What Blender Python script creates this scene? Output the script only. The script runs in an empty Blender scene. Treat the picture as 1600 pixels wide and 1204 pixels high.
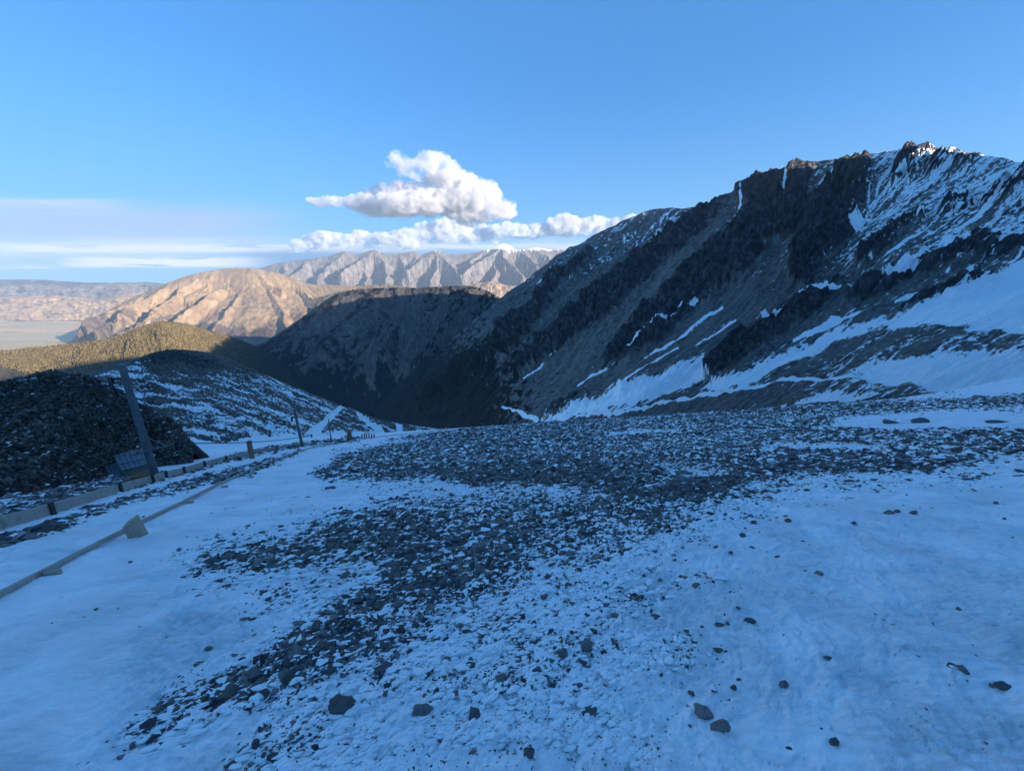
import bpy, bmesh, math, random
import numpy as np
from mathutils import Vector, Matrix
random.seed(7); RNG = np.random.default_rng(7)
R = math.radians

# ------------------------------------------------------------------ camera, world, sun
F = 600.0; CX = 800.0; CY = 602.0; PITCH = R(14.7)
CAM = np.array([0.0, 0.0, 1.65])
SC = bpy.context.scene
cd = bpy.data.cameras.new('camera'); cam = bpy.data.objects.new('camera', cd)
SC.collection.objects.link(cam); SC.camera = cam
cd.sensor_width = 36; cd.lens = 36*F/1600; cd.clip_start = 0.1; cd.clip_end = 90000
cam.location = CAM; cam.rotation_euler = (R(90)-PITCH, 0, 0)
SUN_EL = R(11.6); SUN_AZ = R(120)            # azimuth clockwise from +Y
SUN = np.array([math.sin(SUN_AZ)*math.cos(SUN_EL), math.cos(SUN_AZ)*math.cos(SUN_EL), math.sin(SUN_EL)])
sl = bpy.data.lights.new('sun', 'SUN'); sl.energy = 5.0; sl.angle = R(0.5); sl.color = (1.0, 0.86, 0.72)
so = bpy.data.objects.new('sun', sl); SC.collection.objects.link(so)
so.rotation_euler = Vector(tuple(SUN)).to_track_quat('Z', 'Y').to_euler()
SC.view_settings.view_transform = 'Standard'; SC.view_settings.look = 'None'
SC.view_settings.exposure = 1.27; SC.view_settings.gamma = 1
SC.render.engine = 'CYCLES'
SC.cycles.use_denoising = True
SC.cycles.max_bounces = 8; SC.cycles.diffuse_bounces = 3; SC.cycles.glossy_bounces = 2; SC.cycles.volume_bounces = 4
SC.cycles.transparent_max_bounces = 8

class NT:
    """small helper to write node trees"""
    def __init__(s, tree): s.t = tree; tree.nodes.clear()
    def n(s, typ, **kw):
        nd = s.t.nodes.new(typ)
        for k, v in kw.items(): setattr(nd, k, v)
        return nd
    def l(s, a, b): s.t.links.new(a, b)
    def put(s, sock, v):
        if isinstance(v, bpy.types.NodeSocket): s.l(v, sock)
        elif v is not None: sock.default_value = v
    def math(s, op, a, b=None, c=None, clamp=False):
        nd = s.n('ShaderNodeMath', operation=op); nd.use_clamp = clamp
        s.put(nd.inputs[0], a); s.put(nd.inputs[1], b)
        if c is not None: s.put(nd.inputs[2], c)
        return nd.outputs[0]
    def smooth(s, v, a, b, lo=0.0, hi=1.0):
        nd = s.n('ShaderNodeMapRange', interpolation_type='SMOOTHSTEP')
        s.put(nd.inputs[0], v); s.put(nd.inputs[1], a); s.put(nd.inputs[2], b); s.put(nd.inputs[3], lo); s.put(nd.inputs[4], hi)
        return nd.outputs[0]
    def mix(s, f, a, b):
        nd = s.n('ShaderNodeMix', data_type='RGBA')
        s.put(nd.inputs[0], f)
        for i, v in ((6, a), (7, b)):
            if isinstance(v, tuple) and len(v) == 3: v = v + (1,)
            s.put(nd.inputs[i], v)
        return nd.outputs[2]
    def noise(s, vec, scale=5, detail=4, rough=0.55, dist=0.0, out=0):
        nd = s.n('ShaderNodeTexNoise'); s.put(nd.inputs['Vector'], vec)
        nd.inputs['Scale'].default_value = scale; nd.inputs['Detail'].default_value = detail
        nd.inputs['Roughness'].default_value = rough; nd.inputs['Distortion'].default_value = dist
        return nd.outputs[out]
    def vor(s, vec, scale=5, feature='F1', out='Distance', rand=1.0):
        nd = s.n('ShaderNodeTexVoronoi', feature=feature); s.put(nd.inputs['Vector'], vec)
        nd.inputs['Scale'].default_value = scale; nd.inputs['Randomness'].default_value = rand
        return nd.outputs[out]
    def mapv(s, vec, scale=(1, 1, 1), rot=(0, 0, 0), loc=(0, 0, 0)):
        nd = s.n('ShaderNodeMapping'); s.put(nd.inputs[0], vec)
        nd.inputs['Scale'].default_value = scale; nd.inputs['Rotation'].default_value = rot; nd.inputs['Location'].default_value = loc
        return nd.outputs[0]

w = bpy.data.worlds.new('World'); SC.world = w; w.use_nodes = True
T = NT(w.node_tree)
sky = T.n('ShaderNodeTexSky', sky_type='NISHITA', sun_disc=False)
sky.sun_elevation = SUN_EL; sky.sun_rotation = SUN_AZ; sky.altitude = 1700
sky.air_density = 1.0; sky.dust_density = 0.3; sky.ozone_density = 2.5
# the camera's white balance is set for sunlight, so the skylight reads deep blue
wb = T.n('ShaderNodeMix', data_type='RGBA', blend_type='MULTIPLY'); wb.inputs[0].default_value = 1
T.l(sky.outputs[0], wb.inputs[6]); wb.inputs[7].default_value = (0.41, 0.95, 1.26, 1)
skyc = wb.outputs[2]
tc = T.n('ShaderNodeTexCoord'); sep = T.n('ShaderNodeSeparateXYZ'); T.l(tc.outputs['Generated'], sep.inputs[0])
yy = T.math('MAXIMUM', sep.outputs[1], 0.02)
U = T.math('DIVIDE', sep.outputs[0], yy); W_ = T.math('DIVIDE', sep.outputs[2], yy)
def sheet(u0, u1, fu, w0, w1, fw, su, sw, thr, soft, amount, col, seed, cur, detail=5):
    cv = T.n('ShaderNodeCombineXYZ')
    T.put(cv.inputs[0], T.math('MULTIPLY', U, su)); T.put(cv.inputs[1], T.math('MULTIPLY', W_, sw)); cv.inputs[2].default_value = seed
    nz = T.noise(cv.outputs[0], 1.0, detail, 0.6, 0.4)
    m = T.smooth(nz, thr, thr+soft)
    edge = T.math('MULTIPLY', T.smooth(U, u0, u0+fu), T.smooth(U, u1, u1-fu))
    edge = T.math('MULTIPLY', edge, T.math('MULTIPLY', T.smooth(W_, w0, w0+fw), T.smooth(W_, w1, w1-fw)))
    m = T.math('MULTIPLY', T.math('MULTIPLY', m, edge), amount)
    return T.mix(m, cur, col)
K = 0.115  # world strength; cloud colours below are given relative to it
EX = 2**1.2
def cc(r, g, b): return (r/K/EX, g/K/EX, b/K/EX, 1)
CLOUDS = []
skyc = T.mix(.60, skyc, cc(.070, .29, .72))
c_ = T.mix(T.smooth(sep.outputs[2], .42, -.02, 0, .88), skyc, cc(.20, .50, .86))
c_ = T.mix(T.smooth(sep.outputs[2], .10, -.02, 0, .6), c_, cc(.27, .56, .84))
c_ = sheet(-3.2, -0.42, .35, .02, .205, .05, 1.1, 8, .12, .38, .88, cc(.40, .57, .85), 1.0, c_)
c_ = sheet(-3.2, -0.80, .30, .155, .208, .015, 1.6, 30, .36, .3, .65, cc(.62, .72, .90), 7.0, c_)
c_ = sheet(-3.2, -0.95, .20, .165, .195, .012, 2.6, 40, .40, .2, .5, cc(.44, .57, .80), 2.0, c_)
c_ = sheet(-3.2, .9, .25, .060, .120, .022, 2.2, 26, .28, .28, .85, cc(.60, .74, .92), 3.3, c_)
c_ = sheet(-3.2, .9, .25, .072, .100, .010, 5.0, 60, .36, .18, .9, cc(.84, .88, .96), 5.1, c_)
c_ = sheet(-1.15, -.55, .12, .038, .070, .010, 6.0, 70, .35, .13, .95, cc(.92, .93, .97), 9.7, c_)
c_ = sheet(-3.2, -1.0, .08, .035, .055, .008, 4.0, 60, .40, .12, .7, cc(.80, .86, .95), 2.7, c_)
c_ = sheet(-.75, 1.2, .2, .02, .095, .025, 2.0, 14, .15, .3, .75, cc(.13, .30, .60), 4.4, c_)
c_ = sheet(-.75, -.42, .08, .15, .215, .02, 9, 60, .55, .12, .4, cc(.5, .62, .82), 12.4, c_)
bg = T.n('ShaderNodeBackground'); T.l(c_, bg.inputs[0]); bg.inputs[1].default_value = K
wo = T.n('ShaderNodeOutputWorld'); T.l(bg.outputs[0], wo.inputs[0])

# ------------------------------------------------------------------ helpers: rays, noise, polygons
CP, SP = math.cos(PITCH), math.sin(PITCH)
def ray(px, py):
    px = np.asarray(px, float); py = np.asarray(py, float)
    v = CY-py; u = px-CX
    return np.stack([u, F*CP+v*SP, -F*SP+v*CP], -1)
def at(px, py, Y):
    r = ray(px, py); return CAM + r*(np.asarray(Y, float)/r[..., 1])[..., None]
def proj(P):
    d = P-CAM
    f = d[..., 1]*CP-d[..., 2]*SP; v = d[..., 1]*SP+d[..., 2]*CP
    f = np.where(f < 0.05, 0.05, f)
    return CX+F*d[..., 0]/f, CY-F*v/f
_perm = np.random.default_rng(3).permutation(65536).astype(np.int64)
_ang = np.random.default_rng(4).random(65536)*2*np.pi
_gx, _gy = np.cos(_ang), np.sin(_ang)
def perlin(x, y, seed=0):
    xi = np.floor(x).astype(np.int64); yi = np.floor(y).astype(np.int64)
    fx = x-xi; fy = y-yi
    def g(ix, iy, dx, dy):
        h = _perm[(ix*1619+iy*31337+seed*1013) & 65535]
        h = _perm[(h+iy*7) & 65535]
        return _gx[h]*dx+_gy[h]*dy
    u = fx*fx*fx*(fx*(fx*6-15)+10); v = fy*fy*fy*(fy*(fy*6-15)+10)
    a = g(xi, yi, fx, fy); b = g(xi+1, yi, fx-1, fy); c = g(xi, yi+1, fx, fy-1); d = g(xi+1, yi+1, fx-1, fy-1)
    return 1.5*(a+u*(b-a)+v*((c+u*(d-c))-(a+u*(b-a))))
def fbm(x, y, octv=5, seed=0, gain=.5):
    s = 0; a = 1; t = 0
    for i in range(octv):
        s = s+a*perlin(x*2**i+i*17.3, y*2**i-i*9.1, seed+i); t += a; a *= gain
    return s/t
def ridged(x, y, octv=5, seed=0, gain=.55):
    s = 0; a = 1; t = 0
    for i in range(octv):
        s = s+a*(1-2*np.abs(perlin(x*2**i+i*7.7, y*2**i+i*3.1, seed+i))); t += a; a *= gain
    return s/t
def sst(x, a, b):
    t = np.clip((x-a)/(b-a), 0, 1); return t*t*(3-2*t)
def polysdf(px, py, poly):
    """signed distance (positive inside) to a polygon"""
    P = np.array(poly, float); n = len(P)
    d2 = np.full(px.shape, 1e18); ins = np.zeros(px.shape, bool)
    for i in range(n):
        ax, ay = P[i]; bx, by = P[(i+1) % n]
        ex, ey = bx-ax, by-ay
        t = np.clip(((px-ax)*ex+(py-ay)*ey)/(ex*ex+ey*ey+1e-9), 0, 1)
        d2 = np.minimum(d2, (px-ax-t*ex)**2+(py-ay-t*ey)**2)
        c = ((ay > py) != (by > py)) & (px < ex*(py-ay)/(ey if abs(ey) > 1e-9 else 1e-9)+ax)
        ins ^= c
    d = np.sqrt(d2); return np.where(ins, d, -d)
def stroke(px, py, pts, wd):
    """1 on the line, fading out at its half width; wd may be one number or one per point"""
    m = np.full(px.shape, -1e9)
    if not hasattr(wd, '__len__'): wd = [wd]*len(pts)
    for i in range(len(pts)-1):
        ax, ay = pts[i]; bx, by = pts[i+1]; ex, ey = bx-ax, by-ay
        t = np.clip(((px-ax)*ex+(py-ay)*ey)/(ex*ex+ey*ey+1e-9), 0, 1)
        d = np.sqrt((px-ax-t*ex)**2+(py-ay-t*ey)**2)
        m = np.maximum(m, (wd[i]+t*(wd[i+1]-wd[i]))/2-d)
    return m

def tag(o, label=None, cat=None, group=None, kind=None):
    if label: o['label'] = label
    if cat: o['category'] = cat
    if group: o['group'] = group
    if kind: o['kind'] = kind
    return o
COL = SC.collection
def mesh_np(name, V, faces4, mat, attrs=None, smooth=True, parent=None, tri=False):
    k = 3 if tri else 4
    me = bpy.data.meshes.new(name); V = np.ascontiguousarray(V, dtype=np.float32); faces4 = np.ascontiguousarray(faces4, dtype=np.int32)
    me.vertices.add(len(V)); me.vertices.foreach_set('co', V.ravel())
    nf = len(faces4); me.loops.add(nf*k); me.loops.foreach_set('vertex_index', faces4.ravel())
    me.polygons.add(nf); me.polygons.foreach_set('loop_start', np.arange(0, nf*k, k, dtype=np.int32))
    try: me.polygons.foreach_set('loop_total', np.full(nf, k, dtype=np.int32))
    except Exception: pass
    me.update(calc_edges=True)
    me.polygons.foreach_set('use_smooth', np.full(nf, smooth))
    if attrs:
        for an, av in attrs.items():
            av = np.ascontiguousarray(av, dtype=np.float32)
            if av.ndim == 2:
                a = me.attributes.new(an, 'FLOAT_VECTOR', 'POINT'); a.data.foreach_set('vector', av.ravel())
            else:
                a = me.attributes.new(an, 'FLOAT', 'POINT'); a.data.foreach_set('value', av)
    if mat: me.materials.append(mat)
    o = bpy.data.objects.new(name, me); COL.objects.link(o)
    if parent: o.parent = parent
    return o
def gridfaces(nu, nv):
    i = np.arange(nu*nv).reshape(nu, nv)
    return np.stack([i[:-1, :-1], i[1:, :-1], i[1:, 1:], i[:-1, 1:]], -1).reshape(-1, 4)

# ------------------------------------------------------------------ materials
def mat_new(name):
    m = bpy.data.materials.new(name); m.use_nodes = True; return m, NT(m.node_tree)
def finish(t, col, rough, bump=None, bstr=0.5, bdist=0.05, spec=0.3, extra=None):
    b = t.n('ShaderNodeBsdfPrincipled'); o = t.n('ShaderNodeOutputMaterial')
    t.put(b.inputs['Base Color'], col if not (isinstance(col, tuple) and len(col) == 3) else col+(1,)); t.put(b.inputs['Roughness'], rough)
    b.inputs['Specular IOR Level'].default_value = spec
    if bump is not None:
        bn = t.n('ShaderNodeBump'); bn.inputs['Strength'].default_value = bstr; bn.inputs['Distance'].default_value = bdist
        t.l(bump, bn.inputs['Height']); t.l(bn.outputs[0], b.inputs['Normal'])
    if extra: extra(t, b)
    t.l(b.outputs[0], o.inputs[0]); return b
def attr(t, name, out='Fac'):
    a = t.n('ShaderNodeAttribute'); a.attribute_name = name; return a.outputs[out]
SNOW = (.90, .92, .93)
def terrain_mat(name, scree, scree2, rock, veg, streak=(8, 1.2), fine=30, snowamp=.9, fineamp=.5, bdist=3.0, fsx=1.0, vegmix=1.0, snowcol=SNOW, bstr=.6, tone_rng=(.35, 1.65)):
    m, t = mat_new(name)
    uv = attr(t, 'puv', 'Vector'); sn = attr(t, 'snow'); rk = attr(t, 'rock'); vg = attr(t, 'veg')
    st = t.noise(t.mapv(uv, (streak[0], streak[1], 1)), 1.0, 5, .6, .05)
    st2 = t.noise(t.mapv(uv, (streak[0]*2.2, streak[1]*4.5, 1), loc=(3, 7, 0)), 1.0, 5, .65, 0)
    fn = t.noise(t.mapv(uv, (fine*fsx, fine*.55, 1)), 1.0, 5, .65)
    fn2 = t.noise(t.mapv(uv, (fine*.35, fine*.3, 1), loc=(9, 2, 0)), 1.0, 4, .6, .5)
    c = t.mix(t.smooth(st, .35, .65), scree, scree2)
    tone = t.math('ADD', t.math('MULTIPLY', st2, .55), t.math('MULTIPLY', fn, .75))
    rf = t.math('ADD', rk, t.math('MULTIPLY', t.math('SUBTRACT', t.math('ADD', t.math('MULTIPLY', fn2, .6), t.math('MULTIPLY', st2, .4)), .5), 1.5))
    rock_c = t.mix(t.smooth(t.math('ADD', t.math('MULTIPLY', fn, .6), t.math('MULTIPLY', fn2, .4)), .46, .62, 0, .8), rock, tuple(min(.3, q*2.4) for q in rock))
    c = t.mix(t.smooth(rf, .38, .62), c, rock_c)
    vf = t.math('ADD', vg, t.math('MULTIPLY', t.math('SUBTRACT', fn2, .5), 2.2))
    c = t.mix(t.math('MULTIPLY', t.smooth(vf, .42, .6), vegmix), c, veg)
    hv = t.n('ShaderNodeHueSaturation'); t.put(hv.inputs['Value'], t.smooth(tone, .42, .88, *tone_rng)); t.l(c, hv.inputs['Color'])
    c = hv.outputs[0]
    sf = t.math('ADD', sn, t.math('MULTIPLY', t.math('SUBTRACT', st, .5), snowamp))
    sf = t.math('ADD', sf, t.math('MULTIPLY', t.math('SUBTRACT', st2, .5), snowamp*.8))
    sf = t.math('ADD', sf, t.math('MULTIPLY', t.math('SUBTRACT', fn, .5), fineamp))
    c = t.mix(t.smooth(sf, .47, .56), c, snowcol)
    h = t.math('ADD', t.math('MULTIPLY', fn, 1.5), t.math('MULTIPLY', st2, .7))
    finish(t, c, .9, h, bstr, bdist, .15)
    return m

# ------------------------------------------------------------------ spline nets for the mountains
def upsample(C, n):
    """cubic interpolation of control rows along axis 0 to n samples"""
    k = C.shape[0]; s = np.linspace(0, k-1, n); i = np.minimum(s.astype(int), k-2); t = (s-i)
    m = np.zeros_like(C); m[1:-1] = (C[2:]-C[:-2])/2; m[0] = C[1]-C[0]; m[-1] = C[-1]-C[-2]
    t = t.reshape((-1,)+(1,)*(C.ndim-1)); h = t*t*t; q = t*t
    return (2*h-3*q+1)*C[i]+(h-2*q+t)*m[i]+(-2*h+3*q)*C[i+1]+(h-q)*m[i+1], s
def net(rows, nu, nv, back=None):
    """rows: columns (fall lines) of points from crest to foot; back: vector from the crest down the far side"""
    C = []
    for col in rows:
        pts = []
        for p in col:
            if len(p) == 4: pts.append(np.array(p[:3], float))     # (x, y, z, 'w') world point
            else: pts.append(at(*p))
        C.append(pts)
    C = np.array(C)
    A, su = upsample(C, nu)
    B, sv = upsample(np.swapaxes(A, 0, 1), nv)
    P = np.swapaxes(B, 0, 1)
    UU, VV = np.meshgrid(su, sv, indexing='ij')
    return P, UU, VV
def add_back(P, UU, VV, vec, n=8):
    vec = np.array(vec, float); ts = np.linspace(1, 1/n, n)
    tgt = np.stack([P[:, 0]+vec*t for t in ts], 1)
    P2 = np.concatenate([tgt, P], 1)
    U2 = np.concatenate([np.repeat(UU[:, :1], n, 1), UU], 1)
    V2 = np.concatenate([np.stack([-t*np.ones(P.shape[0]) for t in ts], 1), VV], 1)
    return P2, U2, V2
def normals(P):
    du = np.gradient(P, axis=0); dv = np.gradient(P, axis=1)
    n = np.cross(du, dv); n /= (np.linalg.norm(n, axis=-1, keepdims=True)+1e-12)
    s = np.sign(n[..., 2:3]); s[s == 0] = 1
    return n*s
def build_patch(name, P, UU, VV, disp, masks, mat, vertical=.4, **tags):
    N = normals(P); D = disp[..., None]
    up = np.array([0, 0, 1.0]); N = N*(1-vertical)+up*vertical
    P = P+N*D
    at_ = {k: v.ravel() for k, v in masks.items()}
    at_['puv'] = np.stack([UU.ravel(), VV.ravel(), np.zeros(UU.size)], -1)
    o = mesh_np(name, P.reshape(-1, 3), gridfaces(*UU.shape), mat, at_)
    tag(o, kind='structure'); return o, P

def crests(px, py, lines):
    """spur crests: 1 on the line falling straight to 0 at the given half width"""
    h = np.zeros(px.shape)
    for pts, wd, am in lines:
        k = len(pts); w_ = np.interp(np.arange(k), [0, k-1], wd)*2
        d = stroke(px, py, pts, list(w_)); ww = max(wd)
        h = np.maximum(h, am*np.clip(d/ww, 0, 1))
    return h
# ---- the large mountain on the right with its snow chutes
# MARK:MOUNTAIN
main = [
 [(790,470,2300),(745,505,2150),(700,540,2000),(650,580,1800),(600,630,1600),(560,690,1450)],
 [(880,398,1900),(830,440,1800),(770,490,1650),(710,550,1450),(650,610,1300),(610,690,1200)],
 [(1000,335,1500),(930,395,1400),(860,460,1250),(780,540,1080),(710,620,950),(660,700,880)],
 [(1100,322,1200),(1020,400,1100),(940,480,950),(860,560,800),(780,640,680),(730,720,620)],
 [(1215,268,950),(1130,360,850),(1040,460,720),(950,560,580),(860,645,470),(800,730,420)],
 [(1340,245,780),(1250,350,680),(1160,450,560),(1060,540,440),(950,625,330),(850,720,280)],
 [(1440,232,680),(1350,320,600),(1240,420,490),(1130,515,360),(1010,605,240),(900,700,180)],
 [(1520,242,620),(1430,315,530),(1320,400,440),(1200,500,310),(1080,595,200),(950,690,130)],
 [(1640,243,560),(1540,315,460),(1410,400,370),(1280,500,240),(1150,590,140),(1020,690,90)],
 [(1900,130,500),(1740,290,400),(1580,405,290),(1420,500,180),(1270,595,100),(1130,690,62)],  # crest out of view, raised to keep the sun off the summit
 [(2500,-60,400),(2150,230,290),(1880,410,190),(1650,510,110),(1460,600,68),(1300,690,45)],  # unseen crest, likewise lifted to block sun from the summit
 [(3400,160,300),(2700,300,205),(2250,420,130),(1950,520,75),(1700,610,50),(1500,700,36)],
 [(900,60,290,'w'),(620,50,160,'w'),(380,45,85,'w'),(200,40,30,'w'),(100,28,4,'w'),(55,20,-6,'w')],
 [(700,-380,290,'w'),(480,-300,190,'w'),(300,-200,100,'w'),(160,-110,42,'w'),(75,-50,14,'w'),(38,-18,4,'w')],
 [(0,-680,300,'w'),(0,-480,200,'w'),(0,-320,125,'w'),(0,-190,66,'w'),(0,-90,30,'w'),(0,-36,10,'w')],
 [(-600,-560,230,'w'),(-420,-420,140,'w'),(-280,-300,80,'w'),(-160,-170,36,'w'),(-80,-80,10,'w'),(-40,-34,2,'w')],
]
P, UU, VV = net(main, 1400, 480)
px, py = proj(P)
wx = 11*fbm(UU*3, VV*3, 5, 11); wy = 11*fbm(UU*3, VV*3, 5, 31)
qx, qy = px+wx, py+wy
lx, ly = px+.35*wx, py+.35*wy
rock = np.full(px.shape, -40.0)
for pts, wd in [
 ([(1180,300),(1230,320),(1250,350)], 60), ([(1250,275),(1200,350),(1110,400)], [50,75,30]), ([(1340,270),(1300,350),(1255,430)], [50,85,45]), ([(1130,310),(1090,360),(1020,410)], [20,34,20]),
 ([(1020,410),(970,455),(890,520),(810,580)], [30,50,45,20]), ([(1170,400),(1090,450),(1010,520),(945,565)], [40,52,45,8]),
 ([(860,480),(790,540),(720,590),(660,640)], [14,30,30,10]), ([(930,400),(850,470),(780,520)], [8,18,14]), ([(1080,490),(1020,540),(950,580)], [4,16,4]),
 ([(1320,450),(1250,490),(1170,545),(1110,585)], [14,30,36,22]), ([(1610,388),(1520,395),(1440,420),(1370,455),(1325,480)], [18,30,32,24,8]),
 ([(1610,300),(1560,312),(1530,325)], [30,26,8]), ([(1510,318),(1470,335)], [16,14]), ([(1430,345),(1370,395),(1340,410)], [14,22,14]),
 ([(1440,240),(1410,270),(1400,290)], [40,40,14]), ([(1520,245),(1460,265)], [14,24]), ([(1560,440),(1480,460),(1400,485)], [8,20,5]), ([(700,500),(660,570)], 12),
 ([(1060,590),(1000,625)], 4), ([(1010,600),(880,650)], 5), ([(910,620),(860,650)], [8,3])]:
    rock = np.maximum(rock, stroke(qx, qy, pts, wd))
rock = rock+9*fbm(UU*9, VV*7, 4, 33)
rockm = sst(rock, -7, 9)
off = UU >= 11.2
rockm = np.where(off, .25+.3*fbm(UU*3, VV*2, 4, 5), rockm)
snow_in = np.full(px.shape, -60.0)
for pl in [
 [(1610,318),(1560,334),(1510,352),(1470,380),(1420,410),(1380,435),(1340,452),(1375,452),(1440,418),(1500,393),(1525,383),(1560,388),(1610,374)],
 [(1610,402),(1560,437),(1500,460),(1440,478),(1360,500),(1290,520),(1225,548),(1160,585),(1110,600),(1100,612),(1180,602),(1250,560),(1310,535),(1380,515),(1440,508),(1520,520),(1560,510),(1610,520)],
 [(850,657),(900,634),(960,611),(1030,588),(1098,560),(1106,592),(1060,612),(980,635),(900,652)],
 [(1610,545),(1610,625),(1520,622),(1420,612),(1330,588),(1380,562),(1480,550)],
 [(1325,366),(1330,346),(1380,312),(1430,296),(1500,266),(1610,243),(1610,262),(1530,274),(1450,310),(1390,342),(1340,368)],
 [(1220,640),(1300,612),(1400,618),(1330,633)]]:
    snow_in = np.maximum(snow_in, polysdf(qx, qy, pl))
line_in = np.full(px.shape, -60.0)
for pts, wd in [
 ([(1330,446),(1280,468),(1220,498),(1180,510)], [8,14,9,3]), ([(870,656),(1000,640),(1120,617),(1240,598),(1340,592)], [4,7,8,6,6]),
 ([(1098,324),(1060,350),(1035,372)], [4,8,2]), ([(1092,478),(1000,540),(905,605)], [3,4,1]), ([(1130,482),(1060,532),(1010,565)], 3), 
 ([(1392,262),(1375,290),(1368,310)], [3,9,3]), ([(1166,296),(1156,330),(1140,352)], [2,5,2]), ([(1420,278),(1385,296)], 6), ([(1300,285),(1282,298)], [5,8]), ([(1232,285),(1225,310)], 3),
 ([(1104,316),(1060,318),(1020,326)], [2,3,2]), ([(890,392),(960,350),(1020,326)], 2), ([(820,595),(870,555)], [1,2]), ([(1360,290),(1356,320)], 3), ([(1490,440),(1400,470)], [2,5]), ([(1360,485),(1300,505),(1240,535)], [3,7,4]),
 ([(1580,290),(1540,330),(1520,345)], [3,8,4]), ([(1600,262),(1560,275),(1480,320),(1430,350)], [4,6,6,3]),([(1450,360),(1390,400),(1350,430)], [3,6,2]), ([(1010,640),(960,648)],3), ([(1060,548),(990,592),(930,628)], [2,3,4]), ([(785,640),(808,646),(822,650),(838,656)], [3,4,7,10]), ([(1150,500),(1090,545)],[2,2])]:
    line_in = np.maximum(line_in, stroke(lx, ly, pts, np.array(wd)*.62 if hasattr(wd, '__len__') else wd*.62))
base = .14+.24*sst(px, 1080, 1450)+.24*sst(polysdf(qx, qy, [(870,390),(1000,325),(1110,310),(1060,370),(980,420),(900,450),(830,500),(800,480)]), -15, 25)+.06*sst(330-py, -40, 40)*sst(px, 950, 1100)+.10*sst(420-py, -60, 90)*sst(px, 900, 1150)+.10*sst(py, 520, 600)*sst(px, 1150, 1300)
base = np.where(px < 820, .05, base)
upper = sst(px, 1320, 1360)*sst(380-py, 0, 20)
snow = np.maximum.reduce([base, sst(snow_in, -17, 13)*(.98-.42*upper-.13*sst(py, 470, 500)*sst(px, 1180, 1300)), .25+.85*sst(line_in, -2.2, 1.8)*(line_in > -2.2)-.25*(line_in <= -2.2)])
snow = snow-.22*rockm*(1-sst(px, 1300, 1500)*.5)*(snow_in < 0)
snow = np.where(off, .55+.5*fbm(UU*3, VV*2, 4, 8), snow)
snow = np.where((UU > 10.7) & (UU < 11.2), snow*.5+.3, snow)
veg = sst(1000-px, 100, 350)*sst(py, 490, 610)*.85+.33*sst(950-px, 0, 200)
scale = np.clip((P[..., 1])/700, .12, 2.2); scale = np.where(off, np.clip(np.hypot(P[...,0],P[...,1])/500,.03,1), scale)
edge = sst(VV, 0, .25)*.75+.25
fade_low = 1-sst(VV, 4.4, 5)
gul = ridged(UU*3.2+.35*fbm(UU*2, VV*1.3, 3, 3), VV*.55, 4, 21)
disp = scale*edge*(26*gul*(.35+.65*rockm)+12*fbm(UU*2.5, VV*1.6, 4, 6))
crestf = sst(VV, -.02, .6)*.82+.18
disp += scale*rockm*crestf*(16*ridged(UU*5+1.0*fbm(UU*5, VV*4, 4, 5), VV*3.2, 4, 41)+4.5*ridged(UU*16+1.5*fbm(UU*10, VV*9, 3, 15), VV*12, 4, 43))
disp += scale*(1-rockm)*1.1*fbm(UU*24, VV*12, 4, 47)
disp -= scale*5*sst(snow_in, -6, 8)
disp *= fade_low
P, UU2, VV2 = add_back(P, UU, VV, (900, 500, -450))
n = 8
def padb(a, v=None): return np.concatenate([np.repeat(a[:, :1], n, 1), a], 1)
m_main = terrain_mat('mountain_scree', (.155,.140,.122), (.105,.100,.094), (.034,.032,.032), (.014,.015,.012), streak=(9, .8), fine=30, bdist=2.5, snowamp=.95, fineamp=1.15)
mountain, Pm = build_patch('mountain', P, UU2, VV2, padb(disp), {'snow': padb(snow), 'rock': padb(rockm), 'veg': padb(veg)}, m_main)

# ---- dark ridge across the head of the valley
mid = [
 [(250,590,2800),(240,615,2600),(230,650,2400),(220,710,2300)],
 [(330,560,2750),(310,590,2550),(290,640,2300),(270,710,2200)],
 [(405,538,2650),(380,572,2450),(345,630,2200),(320,710,2050)],
 [(470,497,2550),(440,540,2350),(395,605,2100),(370,700,1950)],
 [(530,458,2480),(500,512,2250),(455,595,1980),(430,700,1800)],
 [(600,450,2450),(580,502,2230),(550,590,1920),(530,700,1750)],
 [(655,450,2420),(642,502,2180),(620,590,1870),(600,700,1700)],
 [(738,448,2350),(708,500,2150),(670,585,1870),(640,700,1700)],
 [(792,470,2320),(750,520,2080),(700,605,1820),(665,700,1650)],
 [(900,520,2300),(850,560,2080),(780,640,1820),(730,720,1650)]]
P, UU, VV = net(mid, 620, 320)
px, py = proj(P)
wx = 9*fbm(UU*3, VV*4, 4, 14); wy = 9*fbm(UU*3, VV*4, 4, 16)
cr = crests(px+wx, py+wy, [([(588,455),(560,495),(525,535),(470,600)], (12,34), 1), ([(672,450),(645,485),(615,520),(575,570),(555,610)], (14,34), 1), ([(730,448),(712,485),(688,530),(650,580)], (12,30), 1),
   ([(520,470),(480,520),(430,560)], (8,24), .8), ([(640,500),(640,540),(620,590)], (6,16), .5), ([(695,450),(680,490),(665,520)], (6,16), .45), ([(770,470),(735,520),(690,590)], (8,22), .6), ([(620,455),(600,500),(570,540)], (6,18), .5)])
disp = (sst(VV, 0, .4)*.9+.1)*(85*cr-34*sst(VV, 0, .35)+34*fbm(UU*1.6, VV*2, 5, 61)+12*ridged(UU*5+1.2*fbm(UU*4, VV*5, 3, 2), VV*3.5, 4, 63)+5*ridged(UU*14+1.2*fbm(UU*9, VV*9, 3, 3), VV*8, 3, 64))
veg = .10+.75*sst(py+.25*(600-px)+34*fbm(UU*2, VV*3, 4, 15)-25*cr, 540, 610)
tong = np.full(px.shape, -60.0)
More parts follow.
